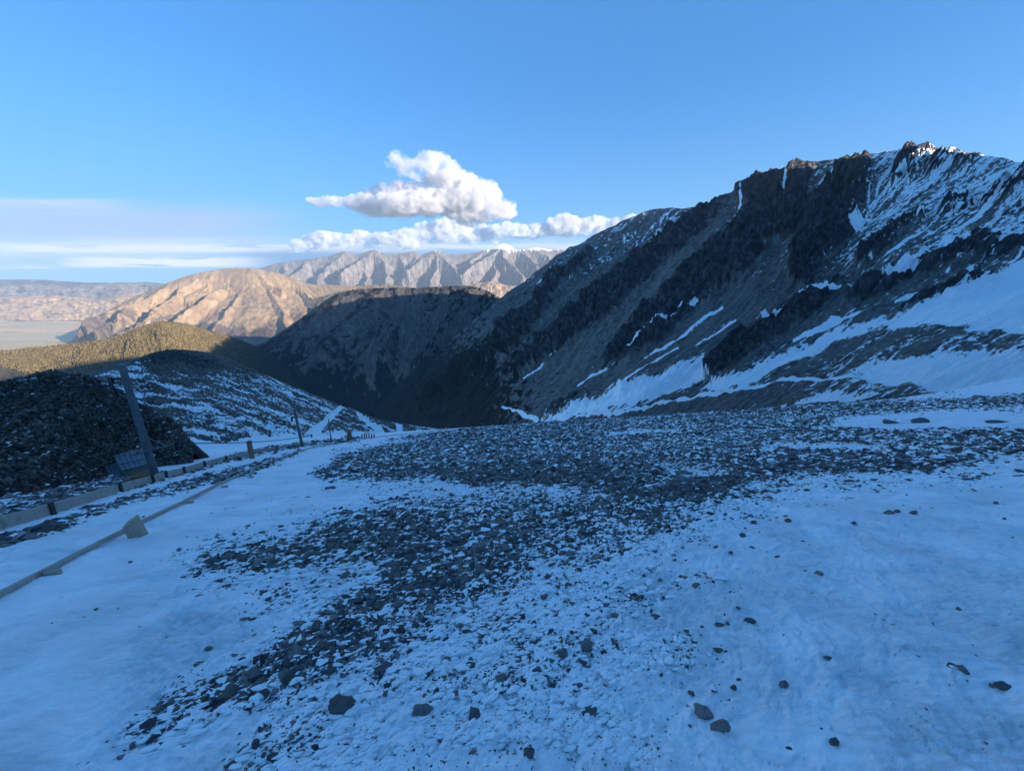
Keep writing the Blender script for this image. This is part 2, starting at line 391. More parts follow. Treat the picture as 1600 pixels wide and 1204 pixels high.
for pts, wd in [([(550,470),(505,503),(462,535)], [10,16,4]), ([(605,462),(565,505),(530,535)], [12,18,5]), ([(655,458),(642,505),(640,560),(632,600)], [14,30,26,6]), ([(693,462),(682,500),(660,545)], [10,20,6]), ([(592,535),(575,565),(585,600)], [8,22,8]),
   ([(502,555),(482,592)], [12,5]), ([(742,458),(722,500),(690,545)], [8,18,6]), ([(725,545),(690,565),(645,605)], [4,12,4]), ([(780,475),(745,515),(715,550)], [6,12,4]), ([(630,455),(618,490),(600,520)], [8,14,3])]:
    tong = np.maximum(tong, stroke(px+1.4*wx, py+1.4*wy, pts, wd))
tm = sst(tong, -5, 5)
veg = np.maximum(veg, .46)-.72*tm
rk = .45+.35*fbm(UU*3, VV*3, 4, 9)-.5*tm
P, U2, V2 = add_back(P, UU, VV, (0, 600, -500))
m_mid = terrain_mat('ridge_scree', (.130,.115,.098), (.090,.080,.070), (.026,.024,.023), (.006,.008,.006), streak=(7, 1.0), fine=24, bdist=8, vegmix=1.0)
build_patch('ridge', P, U2, V2, padb(disp), {'snow': padb(0*disp-.6), 'rock': padb(rk), 'veg': padb(veg)}, m_mid)

# ---- tan hill peeping over the dark ridge
tan = [[(480,470,2900),(480,500,2700),(480,560,2500)],[(530,455,2900),(530,490,2700),(530,560,2500)],[(560,446,3000),(560,480,2800),(560,560,2500)],
       [(620,446,3000),(625,480,2800),(625,560,2500)],[(665,452,3000),(665,480,2800),(665,560,2500)],[(740,462,3000),(740,480,2800),(740,560,2500)]]
P, UU, VV = net(tan, 240, 80)
disp = 14*ridged(UU*2, VV, 4, 3)*sst(VV, 0, .6)
P, U2, V2 = add_back(P, UU, VV, (0, 700, -300))
m_tan = terrain_mat('tussock', (.26,.20,.13), (.20,.155,.11), (.16,.13,.10), (.10,.08,.05), streak=(4, 1.2), fine=16, bdist=5)
build_patch('hill', P, U2, V2, padb(disp), {'snow': padb(0*disp-1), 'rock': padb(0*disp+.1), 'veg': padb(0*disp+.1)}, m_tan)

# ---- snow-streaked spur on the left with the zigzag road
spur = [
 [(-700,660,50),(-650,700,42),(-600,760,34),(-560,860,26)],
 [(-200,625,64),(-200,670,50),(-200,730,40),(-190,850,28)],
 [(60,600,80),(60,640,62),(70,700,44),(100,800,30)],
 [(150,578,90),(160,620,68),(180,670,50),(220,745,34)],
 [(215,560,98),(235,605,74),(265,655,54),(300,725,37)],
 [(270,547,108),(300,595,84),(340,640,62),(390,712,42)],
 [(345,556,120),(375,600,98),(415,645,74),(460,703,50)],
 [(430,592,135),(450,620,112),(480,655,88),(520,698,60)],
 [(520,628,152),(535,648,130),(555,670,108),(580,700,75)],
 [(600,656,172),(605,668,150),(615,682,130),(630,706,95)],
 [(670,668,200),(680,678,180),(690,690,160),(700,715,120)],
 [(760,682,230),(770,690,200),(780,700,180),(790,725,140)]]
P, UU, VV = net(spur, 900, 330)
px, py = proj(P)
qx = px+5*fbm(UU*7, VV*7, 3, 12); qy = py+5*fbm(UU*7, VV*7, 3, 13)
road = np.maximum.reduce([stroke(px, py, [(480,688),(505,662),(540,630)], [19,11,5]), stroke(px, py, [(536,630),(560,650),(600,681)], [4,6,11]), stroke(px, py, [(628,656),(622,668),(628,684)], [8,8,12]),
                          stroke(px, py, [(640,660),(700,672)], [2,3])])
flat = polysdf(qx, qy, [(262,735),(258,705),(290,690),(350,692),(420,680),(480,682),(520,676),(640,676),(700,674),(700,720),(400,730)])
snow = .44-.28*sst(570-py, -30, 10)*sst(px, 200, 260)+.03*sst(px, 240, 300)-.06*sst(px, 470, 560)
snow = np.where(px < 220, .47, snow)
snow = np.maximum(snow, 1.5*sst(np.maximum(road, flat*.6), -1.5, 1.5))
snow = np.where((VV < .25) & (road < -1), snow-.35*(1-VV/.25), snow)
cr = np.maximum(stroke(px, py, [(215,570),(260,555),(330,570)], [10,26,16]), stroke(px, py, [(225,600),(240,620),(230,650)], 14))
rk = .28+.25*sst(cr, -14, 8)
sc_ = np.clip(P[..., 1]/120, .3, 1.4)
disp = sc_*(sst(VV, 0, .4)*.8+.2)*(1.6*fbm(UU*2, VV*1.5, 4, 5)+.9*ridged(UU*5+VV*1.5, VV*2, 4, 6)*(1-sst(flat, -6, 4))+.35*ridged(UU*26, VV*18, 3, 8)*sst(.9-snow, 0, .4))
disp += sc_*.5*sst(cr, -14, 8)*ridged(UU*14, VV*10, 3, 9)
disp -= sst(road, -1, 2)*.5
P, U2, V2 = add_back(P, UU, VV, (-20, 70, -70))
m_spur = terrain_mat('spur_scree', (.150,.125,.105), (.100,.088,.078), (.030,.028,.028), (.04,.035,.02), streak=(4.5, .5), fine=30, bdist=.35, snowamp=1.15, fineamp=.8)
# the drifts lie slanting down towards the right across the fall line
t = NT.__new__(NT); t.t = m_spur.node_tree
a_ = [x for x in t.t.nodes if x.type == 'ATTRIBUTE' and x.attribute_name == 'puv'][0]
build_patch('spur', P, U2+0, V2, padb(disp), {'snow': padb(snow), 'rock': padb(rk), 'veg': padb(0*disp)}, m_spur)
sp = COL.objects['spur'].data.attributes['puv']
vv = np.stack([(V2*.90-U2*.44).ravel(), (U2*.90+V2*.44).ravel(), np.zeros(U2.size)], -1).astype(np.float32); sp.data.foreach_set('vector', vv.ravel())

# ---- forested ridge on the left
for_ = [
 [(-500,600,1500),(-500,640,1300),(-480,680,1150),(-450,760,1000)],
 [(-200,565,1600),(-200,605,1400),(-180,660,1150),(-150,740,1000)],
 [(0,548,1620),(0,585,1400),(20,640,1150),(40,740,950)],
 [(80,541,1600),(80,585,1380),(100,640,1130),(110,740,950)],
 [(170,529,1600),(170,575,1370),(180,630,1130),(190,740,950)],
 [(225,510,1620),(230,560,1400),(240,620,1130),(250,740,950)],
 [(262,502,1650),(275,552,1430),(290,610,1180),(300,740,980)],
 [(300,509,1750),(320,560,1500),(340,620,1250),(350,740,1050)],
 [(335,518,1850),(370,570,1600),(400,640,1350),(400,740,1100)],
 [(400,542,2050),(430,590,1750),(460,660,1500),(480,740,1200)],
 [(470,580,2250),(490,610,2000),(510,680,1700),(520,740,1400)]]
P, UU, VV = net(for_, 420, 150)
px, py = proj(P)
disp = (sst(VV, 0, .4)*.9+.1)*(18*fbm(UU*1.2, VV*1.2, 4, 51)+7*ridged(UU*4, VV*2, 3, 52))
P0 = P; pf = (px, py)
P, U2, V2 = add_back(P, UU, VV, (-200, 700, -500))
m_for = terrain_mat('forest_floor', (.15,.12,.065), (.11,.09,.05), (.08,.065,.04), (.025,.025,.014), streak=(5, 3), fine=40, bdist=3)
fo, PF = build_patch('forest_ridge', P, U2, V2, padb(disp), {'snow': padb(0*disp-1), 'rock': padb(0*disp), 'veg': padb(.1+1.2*sst(px, 300, 430))}, m_for)  # veg darkens the floor to the right, standing in for valley shade
PF = PF[:, n:]

# ---- brown mountain, low hills, far snowy range
def ribs(UU, VV, f, seed, wv=.35): return ridged(UU*f+wv*fbm(UU*f*.8, VV*1.5, 3, seed), VV*.35, 4, seed+1, .5)
brown = [
 [(60,545,4600),(60,552,4300),(60,560,4000),(60,566,3720)],
 [(110,533,4700),(110,545,4300),(105,555,4000),(100,564,3720)],
 [(130,505,5000),(135,520,4600),(125,540,4200),(115,560,3750)],
 [(180,480,5250),(180,500,4800),(170,530,4200),(150,562,3700)],
 [(222,459,5500),(205,490,4900),(180,525,4300),(165,565,3700)],
 [(265,441,5700),(245,475,5100),(215,515,4400),(190,568,3650)],
 [(300,429,5850),(285,465,5300),(255,505,4500),(220,570,3600)],
 [(350,420,6000),(335,455,5450),(310,495,4700),(275,575,3500)],
 [(400,420,6000),(392,450,5500),(378,490,4800),(350,580,3450)],
 [(450,431,6000),(455,460,5500),(460,490,4900),(460,580,3450)],
 [(482,443,5900),(500,465,5400),(510,490,4900),(520,580,3450)],
 [(535,446,5800),(545,465,5400),(560,490,4900),(580,580,3450)],
 [(640,455,5700),(640,470,5300),(640,490,4900),(640,580,3450)]]
P, UU, VV = net(brown, 700, 260)
px, py = proj(P)
wx = 5*fbm(UU*3, VV*4, 4, 14); wy = 5*fbm(UU*3, VV*4, 4, 16)
cr = crests(px+wx, py+wy, [([(305,440),(262,478),(225,515),(190,545)], (7,14), 1), ([(262,447),(222,478),(185,510),(160,535)], (7,14), 1.1), ([(220,462),(175,488),(140,520)], (6,12), 1), ([(190,478),(150,500),(128,525)], (5,9), .7),
   ([(345,450),(300,485),(262,520),(235,548)], (7,14), .8), ([(370,455),(345,500),(320,540)], (6,14), .45), ([(420,445),(440,480),(450,520)], (6,14), .4), ([(330,425),(320,445),(290,465)], (5,9), .3), ([(460,440),(490,470),(520,490)], (6,12), .4), ([(300,470),(270,500),(240,535)],(4,8),.5), ([(400,425),(418,440),(440,455)],(4,7),.4)])
rb = cr
env = sst(VV, 0, 1.0)*(1-sst(VV, 2.6, 3)*.6)
disp = (.08+.92*env)*(215*rb-90*sst(VV, 0, .6))+env*(60*fbm(UU*1.1, VV*1.6, 5, 92)+16*ridged(UU*3.5+1.2*fbm(UU*3, VV*4, 3, 7), VV*3, 4, 93))+6*fbm(UU*8, VV*4, 3, 95)
P, U2, V2 = add_back(P, UU, VV, (0, 2000, -900))
veg = .12+.55*sst(py, 470, 520)+.25*fbm(UU*1.5, VV*2, 3, 96)
m_br = terrain_mat('brown_tussock', (.37,.255,.145), (.29,.20,.12), (.24,.17,.12), (.15,.115,.09), streak=(1.6, 1.1), fine=7, bdist=14, bstr=.25, tone_rng=(.72, 1.3))
build_patch('brown_mountain', P, U2, V2, padb(disp), {'snow': padb(0*disp-1), 'rock': padb(0*disp+.25), 'veg': padb(veg)}, m_br)

def range_patch(name, crest, Yc, foot, Yf, nu, nv, mat, amp, f, seed, snowline=None, backz=-900, mids=0.45, zamp=1.0, rk=.2, vg=.2, lines=None, lamp=0):
    cols = []
    for (x, y) in crest:
        a = at(x, y, Yc); b = at(x, foot, Yf)
        m1 = a*(1-mids)+b*mids; m1[2] = a[2]*(1-mids*1.15)+b[2]*mids*1.15
        cols.append([tuple(a)+('w',), tuple(m1)+('w',), tuple(b)+('w',)])
    P, UU, VV = net(cols, nu, nv)
    rb = ribs(UU, VV, f, seed)
    env = sst(VV, 0, .5)*(1-.5*sst(VV, 1.6, 2))
    disp = env*amp*(rb+.5*ridged(UU*f*2.7+.3*fbm(UU*4, VV*3, 3, 7), VV*.8, 4, seed+5)+.35*fbm(UU*f*2, VV*2, 4, seed+9))+amp*.05*ridged(UU*f*9, VV*6, 3, seed+3)
    if lines:
        px, py = proj(P); c_r = crests(px+4*fbm(UU*2.5, VV*6, 4, 3), py+3*fbm(UU*2.5, VV*6, 4, 4), lines)
        disp = env*amp*.42*(ridged(UU*1.6+1.3*fbm(UU*1.2, VV*2.5, 3, 7), VV*2.2, 5, seed+5, .6)+.6*fbm(UU*.8, VV*2, 4, seed+9))+lamp*(c_r*(.02+.98*sst(VV, 0, .45))-.62*sst(VV, 0, .5))
    if snowline is not None:
        sn = .40+(P[..., 2]-snowline)/420+.25*ridged(UU*f*5, VV*2, 3, seed+8)
    else: sn = disp*0-1
    P, U2, V2 = add_back(P, UU, VV, (0, 2500, backz))
    return build_patch(name, P, U2, V2, padb(disp), {'snow': padb(sn), 'rock': padb(disp*0+rk), 'veg': padb(disp*0+vg)}, mat)
m_low = terrain_mat('low_hill_tussock', (.46,.31,.18), (.36,.25,.155), (.28,.19,.14), (.20,.145,.11), streak=(1.5, .9), fine=8, bdist=14, tone_rng=(.75, 1.25))
m_far = terrain_mat('far_range_rock', (.195,.172,.158), (.140,.126,.120), (.085,.082,.086), (.06,.062,.068), streak=(3, 1.6), fine=16, bdist=22, snowamp=.6)
m_blue = terrain_mat('far_hill_rock', (.24,.195,.17), (.15,.13,.125), (.07,.07,.08), (.05,.052,.055), streak=(1.2, .9), fine=7, bdist=20, tone_rng=(.7, 1.35))
range_patch('snowy_range', [(340,446),(408,419),(440,410),(478,405),(515,400),(537,393),(560,397),(584,390),(600,396),(625,396),(647,393),(659,398),(681,391),(700,397),(725,397),(759,391),(787,381),(806,390),(822,389),(837,387),(860,390),(881,391),(930,396),(1000,400)],
            11500, 472, 9300, 1100, 260, m_far, 170, .55, 201, snowline=960, mids=.5, lamp=440, lines=[
  ([(787,381),(769,401),(744,419),(722,440)], (8,16), 1), ([(787,381),(786,404),(803,422),(816,441)], (8,16), 1), ([(681,391),(659,407),(637,432)], (7,15), .9), ([(681,391),(703,413),(718,438)], (7,14), .8),
  ([(681,394),(683,420),(672,441)], (5,10), .7), ([(584,390),(562,413),(535,436)], (7,16), 1), ([(584,390),(602,413),(606,440)], (7,13), .8), ([(625,396),(632,416),(630,440)], (5,10), .6), ([(478,405),(474,420),(457,437)], (7,14), .8),
  ([(537,394),(514,416),(495,437)], (7,14), .7), ([(806,390),(835,412),(846,440)], (7,13), .9), ([(759,391),(742,403),(735,412)], (6,9), .7), ([(837,387),(858,405),(866,425)], (6,12), .8), ([(440,411),(446,424),(430,436)], (6,12), .6),
  ([(881,391),(890,410),(900,430)], (6,12), .8), ([(659,398),(650,402),(641,412)], (4,7), .4), ([(769,401),(775,420),(768,440)], (5,10), .6), ([(562,413),(572,428),(570,440)], (5,9), .5), ([(820,389),(822,405),(828,425)], (4,8), .5)])
range_patch('blue_hills', [(-400,446),(-200,442),(-60,437),(20,437),(60,437),(125,441),(190,442),(230,441),(262,444),(310,446),(420,450)], 12200, 480, 11000, 500, 160, m_blue, 120, 1.1, 221, vg=.75)
range_patch('pale_hills', [(-400,450),(-200,446),(-60,447),(0,446),(60,444),(120,447),(190,441),(250,444),(330,446)], 10500, 482, 9700, 420, 120, m_blue, 90, 1.2, 225, vg=.3)
range_patch('low_hills', [(-400,480),(-200,470),(-60,466),(0,464),(60,462),(120,465),(160,468),(210,458),(260,470),(330,490)], 8300, 503, 7700, 420, 120, m_low, 70, .9, 231, vg=.35)
range_patch('foothills', [(520,462),(600,458),(700,454),(735,444),(770,440),(800,447),(850,440),(900,450),(960,470)], 8200, 490, 7400, 420, 120, m_low, 70, 1.2, 241, vg=.45)

# ---- valley floor far below
m, t = mat_new('plain_grass')
tcn = t.n('ShaderNodeTexCoord').outputs['Object']
big = t.noise(t.mapv(tcn, (.0006, .0022, 1)), 1, 5, .6, .6)
c = t.mix(t.smooth(big, .38, .6), (.86,.54,.27), (.58,.46,.20))
c = t.mix(t.smooth(t.noise(t.mapv(tcn, (.0009, .005, 1), loc=(5, 3, 0)), 1, 4, .6, 1.2), .56, .62), c, (.62,.50,.38))
c = t.mix(t.smooth(t.noise(t.mapv(tcn, (.0016, .007, 1), loc=(1, 9, 0)), 1, 4, .6, .4), .60, .66), c, (.25,.21,.13))
finish(t, c, .95)
pl = mesh_np('plain', np.array([[-30000,2600,-700],[14000,2600,-700],[14000,13800,-700],[-30000,13800,-700]]), np.array([[0,1,2,3]]), m, smooth=False); tag(pl, kind='structure')

# ------------------------------------------------------------------ near ground
def gbase(x, y):
    z = -.34*y+.066*x
    z = z-.0016*np.maximum(y-42, 0)**2
    z = np.where(y < 0, .10*y+.066*x, z) if False else z
    # falls away a little beyond the kerb on the left
    d = np.maximum(-(x+9.0+.45*(y-8)), 0); d = np.where(y > -5, d, d*0)
    z = z-.05*np.minimum(d, 14)*sst(y, 14, 30)
    # climbs towards the mountain foot on the right
    e = np.maximum(x-26-.25*np.maximum(y, 0), 0); z = z+.006*e**2*sst(60-np.abs(y), 0, 25)
    return z
def ground_hit(px, py):
    r = ray(px, py); t = .5
    lo, hi = 0.0, None; tt = np.geomspace(1e-3, .6, 900)
    X = CAM[0]+r[0]*tt; Y = CAM[1]+r[1]*tt; Z = CAM[2]+r[2]*tt
    b = np.nonzero(Z < gbase(X, Y))[0]
    k = b[0] if len(b) else len(tt)-1
    a, c = tt[max(k-1, 0)], tt[k]
    for _ in range(30):
        m_ = (a+c)/2
        if CAM[2]+r[2]*m_ < gbase(CAM[0]+r[0]*m_, CAM[1]+r[1]*m_): c = m_
        else: a = m_
    p = CAM+r*a; p[2] = gbase(p[0], p[1]); return p
GRAVEL = [ # (outline, feather px, strength)
 ([(488,742),(530,708),(600,694),(700,676),(780,664),(860,655),(1000,650),(1160,636),(1260,630),(1700,612),(1700,640),(1500,640),(1350,650),(1300,664),(1450,672),(1700,668),(1700,705),(1560,716),(1480,738),(1380,748),(1280,748),(1180,764),(1100,800),(960,790),(880,765),(760,765),(640,758),(560,752),(500,752)], 20, .95),
 ([(560,745),(760,740),(1000,745),(1300,720),(1640,700),(1640,715),(1480,755),(1300,765),(1200,800),(1100,840),(1000,880),(900,900),(760,900),(640,860),(560,800)], 60, .56),
 ([(540,790),(640,770),(760,775),(880,775),(980,785),(1080,800),(1020,845),(900,840),(850,860),(850,920),(780,950),(700,980),(620,1030),(520,1070),(420,1110),(300,1160),(230,1185),(200,1170),(300,1080),(390,1030),(430,980),(560,900),(480,910),(300,912),(280,885),(340,850),(440,830)], 50, .64),
 ([(0,762),(150,737),(232,735),(258,741),(320,724),(390,704),(480,690),(560,684),(560,690),(480,697),(395,712),(250,752),(100,790),(-60,832),(-400,930),(-500,850)], 5, 1.15),
 ([(0,838),(120,800),(250,760),(390,724),(470,703),(470,708),(390,742),(300,766),(200,790),(140,812),(60,845),(20,862),(-100,880)], 8, .95),
 ([(700,683),(600,688),(640,680),(720,670),(780,664),(760,672)], 3, .9)]
SNOWY = [([(560,760),(700,752),(720,764),(600,790),(520,800),(480,790)], 14, .22), ([(1200,690),(1300,690),(1420,700),(1480,705),(1300,707),(1190,702)], 6, .7), ([(1300,655),(1560,645),(1600,660),(1450,668),(1320,665)], 6, .6), ([(940,674),(1060,668),(1066,676),(950,682)], 4, .7),
         ([(1030,725),(1110,725),(1150,742),(1050,748)], 8, .55), ([(880,700),(1050,705),(1060,735),(960,745),(860,725)], 25, .12),([(860,765),(960,740),(1060,752),(1000,775),(900,780)],16,.25),([(470,930),(560,900),(600,900),(520,960),(430,1000),(440,960)],18,.3)]
def density(x, y, z):
    P = np.stack([x, y, z], -1); px, py = proj(P)
    f = y > .25*np.abs(x)*0+.2
    wx = 10*fbm(x*.5, y*.5, 4, 71)/np.maximum(y/6, .6)**.5; wy = 6*fbm(x*.6, y*.6, 4, 72)/np.maximum(y/6, .6)**.5
    s = .5*fbm(x*.35+3, y*.35, 4, 73)+1.0*fbm(x*1.3+.7*y, y*2.0-.7*x, 5, 74, .65)*sst(20-y, 0, 12)+.35*fbm(x*.5, y*.8, 4, 75)*sst(y, 8, 20)
    d = np.full(px.shape, -.25)
    for pl, fe, st in GRAVEL:
        d = np.maximum(d, -.25+(st+.25)*sst(polysdf(px+wx, py+wy, pl), -fe, fe))
    for pl, fe, st in SNOWY:
        d = d-st*sst(polysdf(px+wx, py+wy, pl), -fe, fe)
    # loose stones thin out towards the right of the foreground
    thin = sst(px, 250, 520)*sst(1260-px, 0, 380)*sst(py, 740, 860)
    d = np.maximum(d, -.25+.48*thin)
    return np.where(y > .3, d+s*.35, .1+s)
th = np.concatenate([np.linspace(-180, -72, 60, endpoint=False), np.linspace(-72, 72, 980), np.linspace(72, 180, 61)[1:]])
rr = np.geomspace(.35, 175, 900)
TH, RR = np.meshgrid(np.radians(th), rr, indexing='ij')
X = RR*np.sin(TH); Y = RR*np.cos(TH); Z = gbase(X, Y)
dens = density(X, Y, Z)
ppx, ppy = proj(np.stack([X, Y, Z], -1))
lod = lambda wl: sst(wl/(RR*.006), 1.2, 3)            # fade waves finer than the grid
g0 = sst(dens, .0, .6)
relief = .10*fbm(X*.25, Y*.25, 3, 81)+.045*fbm(X*.9, Y*.9, 3, 82)*lod(1)
calm_l = np.maximum(stroke(ppx, ppy, [(-260,1085),(-60,968),(40,914),(120,872),(196,838),(300,780),(410,733),(482,704),(560,686)], 26), stroke(ppx, ppy, [(-260,925),(78,806),(237,755),(318,730),(392,710),(470,697)], 22))
relief = relief*(1-.9*sst(calm_l, -14, 0)*(Y > .3))
# wind crust: scalloped snow stretched across the slope
cx_ = X*.8+Y*.6; cy_ = -X*.6+Y*.8
crust = ridged(cx_*1.7+.8*fbm(X*2, Y*2, 3, 5), cy_*5.0, 3, 83)*lod(.25)
crust2 = ridged(cx_*7+1.2*fbm(X*3, Y*3, 3, 6), cy_*13, 3, 84)*lod(.09)
lumps = fbm(X*7, Y*7, 4, 85)*lod(.15)
fine = fbm(X*22, Y*22, 3, 86)*lod(.05)
smoothtrack = sst(polysdf(ppx, ppy, [(-50,960),(100,900),(220,845),(350,775),(480,712),(600,690),(560,745),(400,830),(260,900),(240,960),(180,1100),(120,1250),(-400,1250)]), -30, 40)*(Y > .3)
cr_amt = (1-.8*smoothtrack)
cx3 = X*.55+Y*.83; cy3 = -X*.83+Y*.55
sast = ridged(cy3*2.2+.9*fbm(X*.8, Y*.8, 3, 15), cx3*.55, 4, 91)*lod(.2)
sast2 = ridged(cy3*8+1.6*fbm(X*2, Y*2, 3, 16), cx3*2.2, 3, 92)*lod(.08)
calm = sst(ppx, 950, 1250)*(Y > .3)
relief += cr_amt*(.040*sast+.030*sast2+(.020*crust2+(.032+.05*g0)*lumps+.014*fine)*(1-.65*calm))
relief += smoothtrack*(.010*fbm(X*4, Y*4, 3, 88)*lod(.2)+.004*fine)
plates = np.floor((fbm(X*.9+2, Y*.9, 4, 87)+1)*5)/5; relief += .05*cr_amt*(plates-.9)*lod(.3)*sst(ppx, 850, 1050)
relief += -.10*sst(dens, .2, .7)*sst(RR, 4, 10)*0
# snow has drifted against both timber lines
Z = Z+relief*np.clip(RR/1.2, .3, 1)
gfaces = gridfaces(*X.shape)
GX, GY, GZ = X, Y, Z
def gz(x, y):
    """height of the finished ground at any x, y"""
    x = np.asarray(x, float); y = np.asarray(y, float)
    r = np.hypot(x, y); a = np.degrees(np.arctan2(x, y))
    fi = np.interp(a, th, np.arange(len(th))); fj = np.interp(np.log(np.maximum(r, .35)), np.log(rr), np.arange(len(rr)))
    i = np.clip(fi.astype(int), 0, len(th)-2); j = np.clip(fj.astype(int), 0, len(rr)-2); u = fi-i; v = fj-j
    return (GZ[i, j]*(1-u)*(1-v)+GZ[i+1, j]*u*(1-v)+GZ[i, j+1]*(1-u)*v+GZ[i+1, j+1]*u*v)
m, t = mat_new('ground_snow_and_gravel')
pos = t.n('ShaderNodeNewGeometry').outputs['Position']
dn = attr(t, 'dens')
n1 = t.noise(pos, 3.2, 6, .62, .2); n2 = t.noise(pos, 14, 5, .6); n3 = t.noise(pos, 1.1, 4, .6)
v1 = t.vor(pos, 9); v2 = t.vor(pos, 22)
sf = t.math('ADD', dn, t.math('MULTIPLY', t.math('SUBTRACT', n1, .5), 1.1))
sf = t.math('ADD', sf, t.math('MULTIPLY', t.math('SUBTRACT', n2, .5), 1.0))
gm = t.smooth(sf, .48, .60)
stone_c = t.vor(pos, 9, out='Color'); sepc = t.n('ShaderNodeSeparateColor'); t.l(stone_c, sepc.inputs[0])
gc = t.mix(t.smooth(sepc.outputs[0], .1, .9), (.085,.085,.085), (.22,.20,.18))
gc = t.mix(t.smooth(n2, .45, .62, 0, .7), gc, (.05,.05,.05))
sc2 = t.mix(t.smooth(n3, .35, .7), (.92,.93,.94), (.85,.88,.90))
sc2 = t.mix(t.smooth(t.noise(t.mapv(pos, (.7, 2.0, 1), rot=(0, 0, .95)), 1, 6, .62, .6), .50, .68, 0, .65), sc2, (.62,.69,.74))
grit = t.smooth(t.math('ADD', t.math('MULTIPLY', t.noise(pos, 45, 3, .7), .8), t.math('MULTIPLY', dn, .55)), .66, .74)
sc2 = t.mix(t.math('MULTIPLY', grit, .8), sc2, (.13,.125,.12))
c = t.mix(gm, sc2, gc)
hg = t.math('MULTIPLY', t.math('SUBTRACT', 1.0, v1), .6)
hg = t.math('ADD', hg, t.math('MULTIPLY', t.math('SUBTRACT', 1.0, v2), .25))
hs = t.math('ADD', t.math('MULTIPLY', n2, .9), t.math('ADD', t.math('MULTIPLY', t.noise(t.mapv(pos, (7, 21, 12), rot=(0, 0, .95)), 1, 6, .68, 1.2), 1.3), t.math('MULTIPLY', t.noise(t.mapv(pos, (18, 55, 30), rot=(0, 0, .6)), 1, 4, .6, .8), .4)))
hs = t.math('MULTIPLY', hs, t.smooth(n3, .3, .7, .35, 1.35))
mh = t.n('ShaderNodeMix', data_type='FLOAT'); t.l(gm, mh.inputs[0]); t.l(hs, mh.inputs[2]); t.l(hg, mh.inputs[3])
finish(t, c, .75, mh.outputs[0], .8, .035, .2)
go = mesh_np('ground', np.stack([X, Y, Z], -1).reshape(-1, 3), gfaces, m, {'dens': dens.ravel()}); tag(go, kind='structure')
ci = len(go.data.vertices)
# close the small hole under the photographer's feet
ang = np.radians(th); rim = np.stack([rr[0]*np.sin(ang), rr[0]*np.cos(ang), gz(rr[0]*np.sin(ang), rr[0]*np.cos(ang))], -1)
bmg = bmesh.new(); vs = [bmg.verts.new(tuple(p)) for p in rim[:-1]]; bmg.faces.new(vs[::-1]); bmg.normal_update()

# ------------------------------------------------------------------ stones
def stone_shape(seed, flat=.5, npt=16):
    r = np.random.default_rng(seed); bm = bmesh.new()
    for _ in range(npt):
        v = r.normal(size=3); v /= np.linalg.norm(v); v *= r.uniform(.75, 1.1); bm.verts.new((v[0], v[1]*r.uniform(.6, .9), v[2]*flat))
    bmesh.ops.convex_hull(bm, input=bm.verts)
    for v in [v for v in bm.verts if not v.link_faces]: bm.verts.remove(v)
    bmesh.ops.triangulate(bm, faces=bm.faces); bm.verts.index_update(); bm.verts.ensure_lookup_table()
    V = np.array([v.co[:] for v in bm.verts]); Fc = np.array([[v.index for v in f.verts] for f in bm.faces]); bm.free(); return V, Fc
def stone_mat(name, dark, pale, snowy=.5, rust=0.0):
    m, t = mat_new(name); g = t.n('ShaderNodeNewGeometry'); pos = g.outputs['Position']
    oi = attr(t, 'shade')
    c = t.mix(oi, dark, pale)
    c = t.mix(t.smooth(t.noise(pos, 30, 5, .65), .45, .7, 0, .55), c, (.035,.035,.037))
    c = t.mix(t.smooth(t.noise(pos, 9, 4, .6), .58, .72, 0, .5), c, (.20,.15,.10))
    dt = t.n('ShaderNodeVectorMath', operation='DOT_PRODUCT'); t.l(g.outputs['Normal'], dt.inputs[0]); dt.inputs[1].default_value = (-.45, .35, .82)
    s = t.math('ADD', dt.outputs['Value'], t.math('MULTIPLY', t.math('SUBTRACT', t.noise(pos, 16, 4, .6), .5), .9))
    s = t.math('ADD', s, t.math('MULTIPLY', t.math('SUBTRACT', attr(t, 'cover'), .5), 1.6))
    c = t.mix(t.smooth(s, 1.12-snowy*.5, 1.22-snowy*.5), c, SNOW)
    finish(t, c, .85, t.noise(pos, 60, 5, .7), .5, .02, .25); return m
m_drift, t = mat_new('drift_snow'); finish(t, t.mix(t.smooth(t.noise(t.n('ShaderNodeNewGeometry').outputs['Position'], 9, 4, .6), .4, .7), (.92,.93,.94), (.85,.88,.90)), .75, t.noise(t.n('ShaderNodeNewGeometry').outputs['Position'], 40, 4, .6), .6, .02, .2)
m_stone = stone_mat('slate_stones', (.060,.062,.065), (.23,.215,.195), .42)
shapes = [stone_shape(i, random.uniform(.3, .75), 14) for i in range(14)]
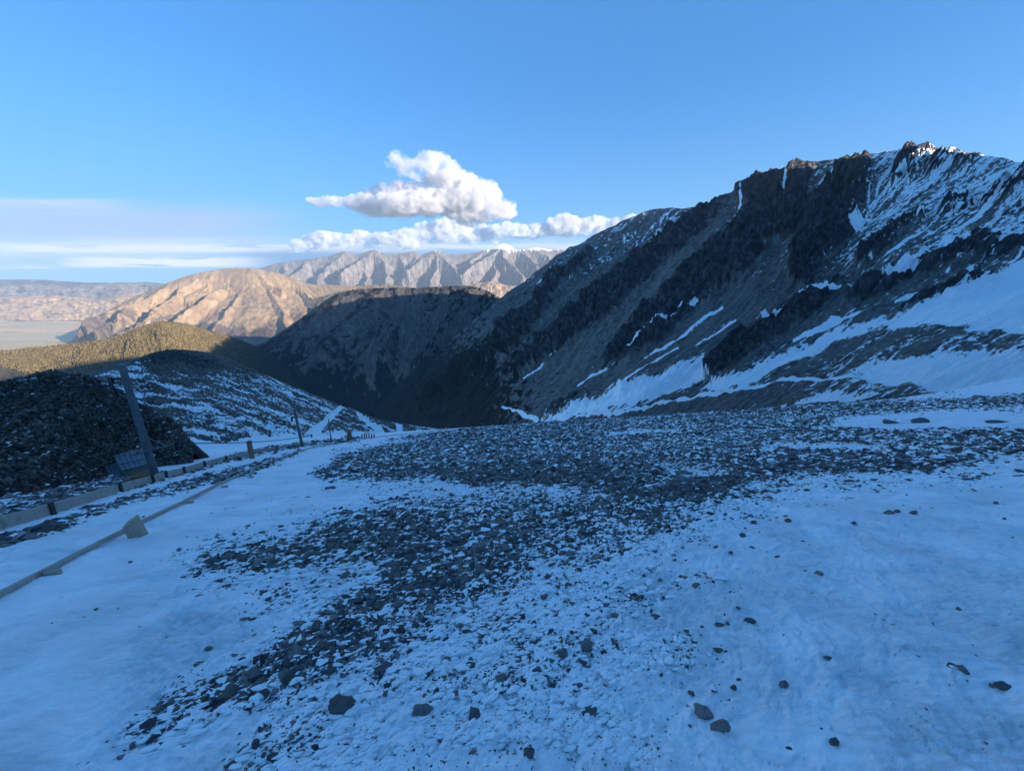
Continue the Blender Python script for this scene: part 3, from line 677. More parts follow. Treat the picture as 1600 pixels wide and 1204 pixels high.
def scatter(name, n, rlo, rhi, smin, sexp, seed, thr=.2, mat=None, dlo=.1, dhi=.75, smax=3.0, sink=.25):
    r = np.random.default_rng(seed)
    a = np.radians(r.uniform(-64, 64, n)); R_ = np.exp(r.uniform(np.log(rlo), np.log(rhi), n))
    x = R_*np.sin(a); y = R_*np.cos(a)
    z0 = gbase(x, y)
    d = density(x, y, z0); pk = sst(d+.45*fbm(x*2.2, y*2.2, 3, 55)+.15*r.normal(size=n), dlo, dhi)
    keep = r.random(n) < pk
    x, y, d, R_ = x[keep], y[keep], d[keep], R_[keep]; k = len(x)
    s = smin*(R_/3)**sexp*np.exp(np.abs(r.normal(size=k))*.72); s = np.minimum(s, smin*(R_/3)**sexp*smax)
    s = s*(.75+.5*sst(d, .2, .7))
    z = gz(x, y)
    Vs, Fs, At, Cv = [], [], [], []; base_ = 0
    idx = r.integers(0, len(shapes), k)
    # stones lie along the slope, tilted a little
    slope = math.atan(.34)
    for si, (V, Fc) in enumerate(shapes):
        m_ = idx == si; q = m_.sum()
        if not q: continue
        az = r.uniform(0, 2*np.pi, q); az = np.where(r.random(q) < .6, r.normal(.5, .4, q), az)
        tl = r.normal(0, .28, q); tl2 = r.normal(-slope, .28, q)
        ca, sa = np.cos(az), np.sin(az)
        p = V[None]*s[m_][:, None, None]
        xx = p[..., 0]*ca[:, None]-p[..., 1]*sa[:, None]; yy_ = p[..., 0]*sa[:, None]+p[..., 1]*ca[:, None]; zz = p[..., 2]
        c2, s2 = np.cos(tl2)[:, None], np.sin(tl2)[:, None]
        yy_, zz = yy_*c2-zz*s2, yy_*s2+zz*c2
        c1, s1 = np.cos(tl)[:, None], np.sin(tl)[:, None]
        xx, zz = xx*c1+zz*s1, -xx*s1+zz*c1
        pp = np.stack([xx+x[m_][:, None], yy_+y[m_][:, None], zz+(z[m_]+s[m_]*(.12-sink*r.random(q)))[:, None]], -1)
        Vs.append(pp.reshape(-1, 3)); Fs.append((Fc[None]+(np.arange(q)*len(V))[:, None, None]+base_).reshape(-1, 3)); base_ += q*len(V)
        At.append(np.repeat(r.random(q)**1.3, len(V))); Cv.append(np.repeat(np.clip(r.normal(.52, .22, q)-.35*sst(d[m_], .5, .9)*(1-sst(R_[m_], 6, 14)), 0, 1), len(V)))
    o = mesh_np(name, np.concatenate(Vs), np.concatenate(Fs), mat or m_stone, {'shade': np.concatenate(At), 'cover': np.concatenate(Cv)}, smooth=False, tri=True)
    return tag(o, kind='stuff'), k
o, k1 = scatter('scree', 330000, 1.6, 80, .0145, .58, 11, dlo=.10, dhi=.85, smax=4.5, sink=.5)
o2, k2 = scatter('pebbles', 110000, 1.0, 45, .0085, .6, 12, dlo=.02, dhi=.8, smax=2.6, sink=.4)
print('stones', k1, k2)
def drifts(n, rlo, rhi, seed):
    """small wind-blown snow humps lying between and over the stones"""
    r = np.random.default_rng(seed); a = np.radians(r.uniform(-64, 64, n)); R_ = np.exp(r.uniform(np.log(rlo), np.log(rhi), n))
    x = R_*np.sin(a); y = R_*np.cos(a); d = density(x, y, gbase(x, y)); keep = r.random(n) < sst(d, -.05, .3)*(1-(.7-.2*sst(R_, 6, 10))*sst(d, .45, .9)); x, y, R_ = x[keep], y[keep], R_[keep]; k = len(x); z = gz(x, y)
    L_ = np.minimum(.026*(R_/3)**.6*np.exp(r.normal(size=k)*.5), .055*(R_/3)**.6); asp = r.uniform(.3, .6, k); hh = L_*r.uniform(.16, .34, k); az = r.normal(.62, .35, k)
    rings = [(1.0, -.35), (.86, .25), (.55, .78)]; m_ = 8; V = []
    for rf, zf in rings:
        for q in range(m_):
            t_ = q/m_*2*np.pi; j = r.uniform(.75, 1.2, k); u = np.cos(t_)*rf*L_*j; v = np.sin(t_)*rf*L_*asp*j
            V.append(np.stack([x+u*np.cos(az)-v*np.sin(az), y+u*np.sin(az)+v*np.cos(az), z+hh*zf-.34*(u*np.sin(az)+v*np.cos(az))], -1))
    V.append(np.stack([x, y, z+hh], -1)); V = np.stack(V, 1); nv = 25; Fc = []
    for q in range(m_):
        p = (q+1) % m_
        for g in (0, 8): Fc += [[g+q, g+p, g+8+p], [g+q, g+8+p, g+8+q]]
        Fc.append([16+q, 16+p, 24])
    Fc = np.array(Fc); FF = (Fc[None]+(np.arange(k)*nv)[:, None, None]).reshape(-1, 3)
    o = mesh_np('snow_drifts', V.reshape(-1, 3), FF, m_drift, smooth=True, tri=True); print('drifts', k); return tag(o, kind='stuff')
drifts(85000, 1.3, 42, 31)

# single stones the photo shows standing out of the snow
def rock_obj(name, px, py, wpx, hpx, seed, label, group=None, tilt=0.0, flat=.6, dark=0.5, cover=.3, npt=22, mat=None):
    p = ground_hit(px, py); d = p-CAM; depth = d[1]*CP-d[2]*SP
    wx_ = wpx/F*depth; hz = hpx/F*depth
    V, Fc = stone_shape(seed, flat, npt)
    bm = bmesh.new(); vs = [bm.verts.new(tuple(v)) for v in V]
    for f in Fc: bm.faces.new([vs[i] for i in f])
    bmesh.ops.bevel(bm, geom=list(bm.edges), offset=.05, segments=1, affect='EDGES', profile=.6)
    bmesh.ops.subdivide_edges(bm, edges=bm.edges, cuts=1, use_grid_fill=True)
    rs = np.random.default_rng(seed)
    for v in bm.verts:
        nz = .05*math.sin(v.co.x*9+seed)+.04*math.sin(v.co.y*13+seed*2)+rs.normal()*.018
        v.co *= (1+nz)
    S = Matrix.Diagonal((wx_/2/1.0, wx_/2*.9, hz/2/max(flat, .3)*.9, 1))
    bmesh.ops.transform(bm, matrix=Matrix.Rotation(tilt, 4, 'Y') @ S, verts=bm.verts)
    me = bpy.data.meshes.new(name); bm.to_mesh(me); bm.free(); me.materials.append(mat or m_rock)
    nvt = len(me.vertices)
    for an, vl in (('shade', dark), ('cover', cover)):
        a = me.attributes.new(an, 'FLOAT', 'POINT'); a.data.foreach_set('value', np.full(nvt, vl, np.float32))
    o = bpy.data.objects.new(name, me); COL.objects.link(o)
    o.location = (p[0], p[1], float(gz(p[0], p[1]))+hz*.18)
    return tag(o, label, 'rock', group)
m_rock = stone_mat('grey_rock', (.085,.087,.090), (.23,.215,.195), .25)
singles = [
 (916,1015,24,30,101,'tall blocky grey rock standing upright in the snow','u'),
 (878,1030,22,20,102,'small squarish grey rock just left of the tall upright rock',''),
 (1123,1133,34,34,103,'rounded brownish-grey rock in the lower snow, touching a flat dark slab',''),
 (1096,1118,40,16,104,'flat dark slab touching the rounded brown-grey rock',''),
 (538,1113,46,28,105,'broad dark rock with a snow-filled hollow, at the lower left of the scree',''),
 (661,1126,36,16,106,'flat grey stone right of the rock with a snowy hollow',''),
 (743,1126,28,20,107,'wedge-shaped grey stone between the flat stone and the long dark slab',''),
 (920,1114,34,14,108,'long low dark slab alone in the snow below the tall upright rock',''),
 (785,1075,24,20,109,'pointed grey stone leaning left, above the wedge-shaped stone',''),
 (602,1052,38,22,110,'long dark slab lying at the lower edge of the dense scree',''),
 (890,864,22,15,111,'pale rounded stone on snow beside a darker stone, upper right of the scree',''),
 (932,875,21,13,112,'dark rounded stone on snow just right of the pale rounded stone',''),
 (1224,1070,18,20,113,'small dark leaning stone above and right of the rounded brown rock',''),
 (1561,1083,26,14,114,'lone dark stone near the right edge of the snow, furthest right in the foreground',''),
 (1300,1163,20,14,315,'dark jagged stone half buried in crusted snow at the lower right',''),
 (1168,983,20,10,116,'low dark stone in snow with two smaller stones to its left',''),
 (827,1192,24,26,117,'dark pointed stone at the bottom edge of the view',''),
 (1065,739,36,11,118,'wide flat grey boulder set in a snow patch beyond the dense gravel',''),
 (1530,620,26,10,119,'large low brown boulder on the far snow edge at the right',''),
 (961,968,20,10,120,'tan-grey oval stone in snow right of the scree',''),
 (624,952,26,20,121,'squat pale stone within the dark middle of the scree',''),
 (672,960,24,14,122,'dark flat stone right of the squat pale stone in the scree',''),
 (1390,659,26,9,123,'low grey boulder on the snow strip below the right-hand slope, left of a double boulder',''),
 (1440,657,34,11,124,'double dark boulder on the snow strip below the right-hand slope',''),
 (1555,657,34,9,125,'flat dark boulder at the right end of the far snow strip',''),
]
for (x, y, a, b, sd, lb, fl) in singles:
    shade_ = .9 if ('pale' in lb or 'tan' in lb or 'brown' in lb) else (.15 if 'dark' in lb else .5)
    rock_obj('rock', x, y+b*.25, a, b, sd, lb, tilt=random.uniform(-.25, .25), flat=.75 if fl == 'u' else .55, dark=shade_, cover=.25)
more = [(1080,1086),(1122,985),(1150,967),(1135,983),(1256,901),(1278,903),(1118,860),(1140,872),(1160,845),(1175,860),(1332,818),(1388,806),(1370,775),(1400,805),(1425,806),(1040,830),(1005,910),(990,940),(1030,915),
        (880,905),(870,940),(1000,945),(948,905),(1110,822),(1180,796),(1260,772),(1365,770),(1530,750),(1590,742),(760,1075),(724,1062),(700,1040),(650,1020),(640,1005),(690,1165),(738,1185),(620,1195),(470,1090),(455,1118),(350,1098),(560,1070),
        (1290,1040),(860,1000),(905,1080),(840,1045),(775,1010),(1500,955),(1095,1125),(1076,1140),(1570,812),(1213,876),(1230,820),(1100,905),(1085,930),(330,1025),(400,1000),(310,1045)]
for i, (x, y) in enumerate(more):
    rs = np.random.default_rng(500+i); a = rs.uniform(8, 17)
    rock_obj('stone', x, y, a, a*rs.uniform(.45, .8), 200+i, 'small grey stone half buried in the foreground snow', 'small stones scattered over the snow', tilt=rs.uniform(-.3, .3), dark=float(rs.random()), cover=float(rs.uniform(.2, .5)), npt=14)

# ------------------------------------------------------------------ rock outcrop at the left
outc = [
 [(-560,700,10.5),(-540,760,9.6),(-520,820,8.8),(-500,930,7.5)],
 [(-250,640,12.6),(-250,700,11.4),(-250,770,10),(-240,880,8.3)],
 [(-90,620,13.8),(-90,680,12.3),(-90,750,10.6),(-80,840,8.8)],
 [(0,606,15),(0,665,13.4),(0,730,11.6),(0,805,9.8)],
 [(50,592,16),(50,655,14.3),(55,715,12.5),(60,790,10.8)],
 [(100,588,17),(105,650,15.3),(105,705,13.6),(110,780,11.8)],
 [(145,595,19.5),(150,650,18.2),(150,705,16.6),(155,772,12.6)],
 [(178,615,20.5),(188,660,19.3),(192,705,18),(195,764,14.6)],
 [(205,636,21.5),(215,668,20.4),(225,703,19),(228,758,16)],
 [(235,650,22),(245,675,21),(255,705,19.4),(255,745,17)],
 [(260,668,20.6),(264,686,19.6),(266,706,18.6),(268,740,17.6)],
 [(285,700,21),(286,708,20.4),(287,718,19.6),(288,740,18.4)]]
P, UU, VV = net(outc, 700, 420)
px, py = proj(P)
ed = sst(VV, 0, .3)*.5+.5
Wx, Wy = P[..., 0]+.35*P[..., 1], P[..., 2]*1.1-.25*P[..., 1]
wp = .35*fbm(Wx*.9, Wy*.9, 3, 17)
disp = ed*(.50*ridged(Wx*.45+wp, Wy*.5, 4, 301)+.26*ridged(Wx*1.3+wp, Wy*1.4+wp, 5, 302)+.20*ridged(Wx*3.2+wp, Wy*3.6, 4, 303)+.05*fbm(Wx*12, Wy*12, 3, 304))
disp *= 1-sst(VV, 2.4, 3)*.6
st_ = .09; q_ = disp/st_+.4*fbm(Wx*2, Wy*2, 3, 8); disp = .5*disp+.5*st_*(np.floor(q_)+sst(q_-np.floor(q_), .3, .7))
snow = .22+.26*sst(px, 110, 160)*sst(660-py, 0, 40)-.06*sst(py, 640, 700)+.12*fbm(Wx*.6, Wy*.6, 3, 9)
P, U2, V2 = add_back(P, UU, VV, (-2, 7, -8))
m_out = terrain_mat('outcrop_rock', (.085,.080,.070), (.12,.105,.085), (.040,.040,.042), (.14,.10,.055), streak=(3, 3), fine=22, bdist=.06, snowamp=.8, fineamp=1.1, vegmix=.6)
m_out, t = mat_new('outcrop_rock')
g_ = t.n('ShaderNodeNewGeometry'); pos = g_.outputs['Position']; sn_ = attr(t, 'snow')
n1 = t.noise(pos, 1.1, 6, .65, .4); n2 = t.noise(pos, 6, 5, .7); v_ = t.vor(pos, 2.6, rand=1.0, feature='DISTANCE_TO_EDGE'); vc_ = t.n('ShaderNodeSeparateColor'); t.l(t.vor(pos, 3.4, out='Color'), vc_.inputs[0])
c = t.mix(t.smooth(n1, .38, .62), (.040,.038,.036), (.115,.100,.082)); c = t.mix(t.math('MULTIPLY', vc_.outputs[0], .6), c, (.075,.078,.075))
c = t.mix(t.smooth(n2, .52, .66, 0, .7), c, (.155,.115,.065)); c = t.mix(t.smooth(v_, .05, .0, 0, .9), c, (.012,.012,.012))
sf = t.math('ADD', sn_, t.math('MULTIPLY', t.math('SUBTRACT', n1, .5), 1.0)); sf = t.math('ADD', sf, t.math('MULTIPLY', t.math('SUBTRACT', n2, .5), 1.5))
spz = t.n('ShaderNodeSeparateXYZ'); t.l(g_.outputs['Normal'], spz.inputs[0]); sf = t.math('ADD', sf, t.math('MULTIPLY', t.math('SUBTRACT', spz.outputs[2], .75), .5))
c = t.mix(t.smooth(sf, .47, .55), c, SNOW)
finish(t, c, .9, t.math('ADD', n2, t.math('MULTIPLY', t.smooth(v_, 0, .12), .6)), .9, .10, .15)
oc, PO = build_patch('rock_outcrop', P, U2, V2, padb(disp), {'snow': padb(snow)}, m_out, vertical=.15)
PO = PO[:, 4:]

# ------------------------------------------------------------------ forest on the left ridge
m, t = mat_new('beech_foliage')
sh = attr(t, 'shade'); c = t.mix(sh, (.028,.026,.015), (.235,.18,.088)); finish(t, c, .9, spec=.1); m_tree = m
def forest(n, seed):
    r = np.random.default_rng(seed)
    nu, nv = PF.shape[:2]; fi = r.uniform(0, nu-1.01, n); fj = r.uniform(0, (nv-1.01)*.8, n)
    i, j = fi.astype(int), fj.astype(int); u, v = (fi-i)[:, None], (fj-j)[:, None]
    p = PF[i, j]*(1-u)*(1-v)+PF[i+1, j]*u*(1-v)+PF[i, j+1]*(1-u)*v+PF[i+1, j+1]*u*v
    qx, qy = proj(p); k = (qx > -140) & (qx < 500)
    # bare tussock along the crest near the top of the ridge and on the low knoll
    bare = (stroke(qx, qy, [(262,502),(300,507),(335,518)], [5,6,5]) > 0) | ((qx < 60) & (qy > 572+.25*qx))
    k &= ~bare; k &= (fbm(qx*.03, qy*.06, 3, 99)+r.normal(size=n)*.25) > -.45
    p = p[k]; m_ = len(p)
    h = r.uniform(4, 8, m_); wd = h*r.uniform(.32, .5, m_)
    # each tree: a rounded, uneven crown of 2 rings, 6 sides
    rings = [(0.0, .55), (.35, 1.0), (.72, .75), (1.0, .12)]; V = []
    for zf, rf in rings:
        for s in range(6):
            a = s/6*2*np.pi+(.5 if zf in (.35, 1.0) else 0)
            jit = r.uniform(.7, 1.25, m_)
            V.append(np.stack([p[:, 0]+np.cos(a)*wd*rf*jit, p[:, 1]+np.sin(a)*wd*rf*jit, p[:, 2]-1+h*zf*r.uniform(.92, 1.08, m_)], -1))
    V = np.stack(V, 1); Fc = []
    for q in range(3):
        for s in range(6): Fc.append([q*6+s, q*6+(s+1) % 6, (q+1)*6+(s+1) % 6, (q+1)*6+s])
    Fc = np.array(Fc); FF = (Fc[None]+(np.arange(m_)*24)[:, None, None]).reshape(-1, 4)
    o = mesh_np('forest', V.reshape(-1, 3), FF, m_tree, {'shade': np.repeat(np.clip((.25+.75*r.random(m_))*(1-.85*sst(qx[k], 300, 450)), 0, 1), 24)}, smooth=True); tag(o, kind='stuff'); print('trees', m_)  # crowns towards the valley coloured darker to deepen its shade
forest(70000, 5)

def rubble(name, PP, n_, smin, seed, mat, keep=None, vmax=.98):
    r = np.random.default_rng(seed); nu, nv = PP.shape[:2]
    fi = r.uniform(0, nu-1.01, n_); fj = r.uniform(0, (nv-1.01)*vmax, n_); i, j = fi.astype(int), fj.astype(int)
    u, v = (fi-i)[:, None], (fj-j)[:, None]
    p = PP[i, j]*(1-u)*(1-v)+PP[i+1, j]*u*(1-v)+PP[i, j+1]*(1-u)*v+PP[i+1, j+1]*u*v
    if keep is not None: p = p[keep(p, r)]
    k = len(p); s_ = smin*np.exp(np.abs(r.normal(size=k))*.7); s_ = np.minimum(s_, smin*5)
    Vs, Fs, Sh, Cv = [], [], [], []; b0 = 0; idx = r.integers(0, len(shapes), k)
    for si, (V, Fc) in enumerate(shapes):
        q = np.nonzero(idx == si)[0]
        if not len(q): continue
        A = r.normal(size=(len(q), 3, 3)); Q_, _ = np.linalg.qr(A)
        pp = np.einsum('nij,vj->nvi', Q_, V)*s_[q][:, None, None]+p[q][:, None, :]
        Fd = Fc[None]+(np.arange(len(q))*len(V))[:, None, None]+b0
        flip = np.linalg.det(Q_) < 0; Fd[flip] = Fd[flip][:, :, ::-1]
        Vs.append(pp.reshape(-1, 3)); Fs.append(Fd.reshape(-1, 3)); b0 += len(q)*len(V)
        Sh.append(np.repeat(r.random(len(q))**1.5, len(V))); Cv.append(np.repeat(np.clip(r.normal(.42, .2, len(q)), 0, 1), len(V)))
    o = mesh_np(name, np.concatenate(Vs), np.concatenate(Fs), mat, {'shade': np.concatenate(Sh), 'cover': np.concatenate(Cv)}, smooth=False, tri=True)
    return tag(o, kind='stuff')
m_rub = stone_mat('brown_rubble', (.035,.034,.034), (.19,.155,.12), .5)
rubble('rubble', PO, 52000, .034, 21, m_rub)
rubble('boulders', PO, 1300, .065, 22, m_rub, vmax=.85)
# ------------------------------------------------------------------ timber lines, posts, tow poles, shed
def wood_mat(name, c1, c2, sc=1.0):
    m, t = mat_new(name); tcn = t.n('ShaderNodeTexCoord').outputs['Object']
    g = t.noise(t.mapv(tcn, (3*sc, 40*sc, 40*sc)), 1, 5, .6, .3)
    c = t.mix(t.smooth(g, .3, .7), c1, c2); c = t.mix(t.smooth(t.noise(tcn, 5*sc, 3, .5), .55, .75, 0, .5), c, (c1[0]*.5, c1[1]*.5, c1[2]*.5))
    finish(t, c, .85, g, .4, .01); return m
m_board = wood_mat('weathered_board', (.34,.285,.235), (.50,.43,.36))
m_gold = wood_mat('yellow_timber', (.36,.27,.18), (.50,.40,.29))
m_post = wood_mat('brown_post_timber', (.20,.125,.075), (.32,.21,.13))
m_dark, t = mat_new('dark_steel'); finish(t, (.035,.04,.045), .5, spec=.5); 
m_steel, t = mat_new('galvanised_steel'); tcn = t.n('ShaderNodeTexCoord').outputs['Object']
finish(t, t.mix(t.smooth(t.noise(tcn, 3, 4, .6), .35, .7), (.085,.10,.11), (.14,.155,.165)), .55, t.noise(tcn, 30, 3, .5), .2, .01, .5)
m_roof, t = mat_new('corrugated_roof'); tcn = t.n('ShaderNodeTexCoord').outputs['Object']
finish(t, t.mix(t.smooth(t.noise(tcn, 4, 4, .6), .35, .7), (.10,.13,.15), (.15,.18,.20)), .6)
m_rubber, t = mat_new('black_rubber'); finish(t, (.018,.018,.02), .7)
m_rope, t = mat_new('rope_fibre'); finish(t, (.03,.03,.032), .8)
m_rust, t = mat_new('rusty_wood'); finish(t, (.22,.11,.05), .85)

def box(bm, lo, hi, M=None, bev=0.0):
    lo = Vector(lo); hi = Vector(hi); c = (lo+hi)/2; s = hi-lo
    r_ = bmesh.ops.create_cube(bm, size=1); vs = r_['verts']
    bmesh.ops.scale(bm, vec=s, verts=vs); bmesh.ops.translate(bm, vec=c, verts=vs)
    if bev:
        es = list({e for v in vs for e in v.link_edges})
        r2 = bmesh.ops.bevel(bm, geom=es, offset=bev, segments=1, affect='EDGES'); vs = list({v for v in r2['verts']} | {v for v in vs if v.is_valid})
    if M is not None: bmesh.ops.transform(bm, matrix=M, verts=[v for v in vs if v.is_valid])
    return vs
def beam(bm, a, b, w_, h_, up=(0, 0, 1), bev=.006):
    a, b = Vector(a), Vector(b); x = (b-a); L = x.length; x.normalize(); y = Vector(up).cross(x); y.normalize(); z = x.cross(y)
    M = Matrix((x, y, z)).transposed().to_4x4(); M.translation = a
    box(bm, (0, -w_/2, -h_/2), (L, w_/2, h_/2), M, bev)
def tube(bm, a, b, r1, r2=None, seg=12):
    a, b = Vector(a), Vector(b); d = b-a; q = d.to_track_quat('Z', 'Y').to_matrix().to_4x4(); q.translation = (a+b)/2
    bmesh.ops.create_cone(bm, cap_ends=True, segments=seg, radius1=r1, radius2=r2 if r2 is not None else r1, depth=d.length, matrix=q)
def obj(name, bm, mat, parent=None, origin=None, smooth=False):
    me = bpy.data.meshes.new(name)
    if origin is not None: bmesh.ops.translate(bm, vec=-Vector(origin), verts=bm.verts)
    bm.to_mesh(me); bm.free(); me.materials.append(mat)
    if smooth: me.polygons.foreach_set('use_smooth', np.ones(len(me.polygons), bool))
    o = bpy.data.objects.new(name, me); COL.objects.link(o)
    if parent: o.parent = parent
    elif origin is not None: o.location = origin
    return o
def empty(name, loc, label, cat, group=None):
    o = bpy.data.objects.new(name, None); COL.objects.link(o); o.location = loc; o.empty_display_size = .3
    return tag(o, label, cat, group)
def G(px, py):
    p = ground_hit(px, py); return Vector((p[0], p[1], float(gz(p[0], p[1]))))
def gline(pts, n):
    """points along a line on the ground, evenly spaced"""
    Q = [G(*p) for p in pts]; L = [0]
    for i in range(1, len(Q)): L.append(L[-1]+(Q[i]-Q[i-1]).length)
    out = []
    for s in np.linspace(0, L[-1], n):
        k = max(0, min(len(Q)-2, int(np.searchsorted(L, s))-1)); f = (s-L[k])/(L[k+1]-L[k]); p = Q[k].lerp(Q[k+1], f)
        out.append(p)
    return out
# kerb of boards on edge, held by dark pegs
joints = [(-260,925),(-90,858),(78,806),(186,770),(237,755),(258,748),(286,741),(318,730),(352,720),(392,710),(432,703),(470,697)]
kp = [G(*p) for p in joints]
ke = empty('timber_kerb', kp[0], 'long kerb of pale boards on edge with dark pegs at the left, nearest the tow pole', 'kerb')
for i in range(len(kp)-1):
    bm = bmesh.new(); a, b = kp[i], kp[i+1]; d = (b-a).normalized()
    beam(bm, a+d*.012+Vector((0, 0, .10)), b-d*.012+Vector((0, 0, .10)), .07, .30); obj('board', bm, m_board, ke, kp[0])
    if i:
        bm = bmesh.new(); side = Vector((d.y, -d.x, 0)).normalized()
        c0 = a+side*.07; beam(bm, c0+Vector((0, 0, -.1)), c0+Vector((0, 0, .30)), .07, .06, up=(1, 0, 0)); obj('peg', bm, m_dark, ke, kp[0])
# thin rail, nearer the camera
rj = [(-260,1078),(-60,970),(0,938),(97,886),(157,854),(200,831),(226,818),(289,787),(341,760),(409,728),(482,702),(560,686),(640,678),(700,671)]
rp = [G(*p) for p in rj]
rp = [Vector((p.x, p.y, float(gbase(p.x, p.y))+.035)) for p in rp]
re_ = empty('timber_rail', rp[0], 'thin timber rail half buried in snow, running downhill through the yellow block post', 'rail')
for i in range(len(rp)-1):
    bm = bmesh.new(); a, b = rp[i], rp[i+1]; d = (b-a).normalized()
    beam(bm, a+Vector((0, 0, .035)), b-d*.004+Vector((0, 0, .03)), .05, .06); obj('board', bm, m_board, re_, rp[0])
for (x, y, ww) in [(80,902,.12),(296,787,.11),(350,763,.14),(392,747,.12),(436,728,.12)]:
    c0 = G(x, y); bm = bmesh.new()
    beam(bm, c0+Vector((-ww/2, -ww*.1, .0)), c0+Vector((ww/2, ww*.5, .0)), .05, .09); obj('peg', bm, m_gold, re_, rp[0])
# yellow block post: a thick leaning stub, cut slantwise
c0 = G(217, 838); bm = bmesh.new()
vs = box(bm, (-.17, -.16, -.35), (.19, .17, .42), None, .02)
for v in bm.verts:
    if v.co.z > .3: v.co.x = v.co.x*.86-.03; v.co.z += v.co.x*.22
    else: v.co.x *= 1.05
bmesh.ops.subdivide_edges(bm, edges=bm.edges, cuts=3, use_grid_fill=True)
for v in bm.verts: v.co += Vector((random.gauss(0, .002), random.gauss(0, .002), random.gauss(0, .002)))
f_ = np.array(c0)-CAM; f_ = (f_[1]*CP-f_[2]*SP)*30/F/.36
M = Matrix.Diagonal((f_*.62, f_*.62, f_*.95, 1)) @ Matrix.Rotation(.45, 4, 'Z') @ Matrix.Rotation(-.16, 4, 'Y'); bmesh.ops.transform(bm, matrix=M, verts=bm.verts)
o = obj('block_post', bm, m_gold); o.location = c0+Vector((0, 0, -.02)); tag(o, 'short thick yellow timber block leaning in the snow on the thin rail', 'post')

# wooden posts and slim poles down the tow line
def post(px, py, hpx, wpx, label, mat, group=None, lean=0.0, name='wooden_post', cap=True):
    c0 = G(px, py); dep = (np.array(c0)-CAM); f = dep[1]*CP-dep[2]*SP; h = hpx/F*f*1.05; w2 = wpx/F*f
    bm = bmesh.new(); top = Vector((-lean*h, 0, h)); beam(bm, Vector((0, 0, -.2)), top, w2, w2, up=(0, 1, 0), bev=w2*.08)
    if cap:
        tube(bm, top*.86+Vector((0, -w2*.5, 0)), top*.86+Vector((0, -w2*.75, 0)), w2*.22)
    o = obj(name, bm, mat); o.location = c0; return tag(o, label, 'post', group), c0, h
post(394,716,28,5.5, 'stout brown timber post standing on the kerb right of the shed', m_post)
post(548,689,17,5, 'short brown timber post at the far end of the snowy track', m_post, lean=.05)
for i, (x, y, h) in enumerate([(540,687,7),(543,687,8),(566,686,8),(570,686,9),(573,685,9),(577,685,8),(581,685,7),(585,684,6),(535,688,6)]):
    post(x, y, h, 1.6, 'thin short stake in the row beside the far timber post', m_post, 'row of thin stakes at the far end of the track', name='stake', cap=False)
for (x, y, h, lb) in [(518,692,38,'slim pale pole in the snow between the dark tow pole and far timber post'), (784,663,26,'lone slim marker pole on the gravel edge in front of the dark valley')]:
    c0 = G(x, y); f = (np.array(c0)-CAM); f = f[1]*CP-f[2]*SP; h2 = h/F*f*1.05; r_ = .9/F*f
    e = empty('marker_pole', c0, lb, 'pole'); bm = bmesh.new(); tube(bm, (0, 0, -.2), (0, 0, h2), r_, r_*.8, 8); obj('shaft', bm, m_post if x < 600 else m_dark, e)
    bm = bmesh.new(); tube(bm, (0, 0, 0), (0, 0, h2*.25), r_*1.5, r_*1.4, 8); obj('sleeve', bm, m_steel, e)

def tow_pole(base, top, rad, label, wheel_px=None, name='tow_pole', depth=None, arm=True):
    c0 = G(*base); dd = np.array(c0)-CAM; f = dd[1]*CP-dd[2]*SP
    tp = Vector(tuple(at(top[0], top[1], c0.y-.2)))
    r_ = rad/F*f; e = empty(name, c0, label, 'tow pole'); L = lambda p: Vector(p)-c0
    bm = bmesh.new(); tube(bm, L(c0)+Vector((0, 0, -.3)), L(tp), r_*1.12, r_*.9, 14); obj('pole', bm, m_steel, e, smooth=False)
    bm = bmesh.new(); tube(bm, L(tp), L(tp)+(L(tp)-L(c0)).normalized()*.04, r_*1.02, r_*1.02, 14); obj('cap', bm, m_roof, e)
    return e, c0, tp, r_, f
def sheave(parent, c, rad, axis, name='sheave', tyre=True):
    bm = bmesh.new(); a = Vector(axis).normalized()
    tube(bm, c-a*rad*.18, c-a*rad*.07, rad*1.05, rad, 20); tube(bm, c+a*rad*.07, c+a*rad*.18, rad, rad*1.05, 20); tube(bm, c-a*rad*.07, c+a*rad*.07, rad*.86, rad*.86, 20)
    s = obj(name, bm, m_rubber, parent); bm = bmesh.new(); tube(bm, c-a*rad*.3, c+a*rad*.3, rad*.22, rad*.22, 10); obj('hub', bm, m_steel, s); return s
e, c0, tp, r_, f = tow_pole((245,748), (190,571), 4.7, 'tall leaning steel tow pole with pulley arm in front of the small shed')
L = lambda p: Vector(p)-c0
def atp(px, py, Y): return Vector(tuple(at(px, py, Y)))
Yp = c0.y
arm_a = atp(222, 706, Yp-.25); arm_b = atp(282, 691, Yp-.1)
bm = bmesh.new(); beam(bm, L(atp(205,711,Yp-.3)), L(arm_b), .05, .05); obj('arm', bm, m_steel, e)
bm = bmesh.new(); tube(bm, L(atp(231,684,Yp-.2)), L(atp(262,697,Yp-.2)), .018, .018, 8); tube(bm, L(atp(231,684,Yp-.2)), L(atp(240,701,Yp-.2)), .018, .018, 8); obj('brace', bm, m_steel, e)
bm = bmesh.new(); tube(bm, L(atp(222,694,Yp-.3)), L(atp(213,709,Yp-.35)), .03, .03, 8); obj('strut', bm, m_steel, e)
sheave(e, L(atp(279,696,Yp-.12)), 7/F*f, (1, .25, .1))
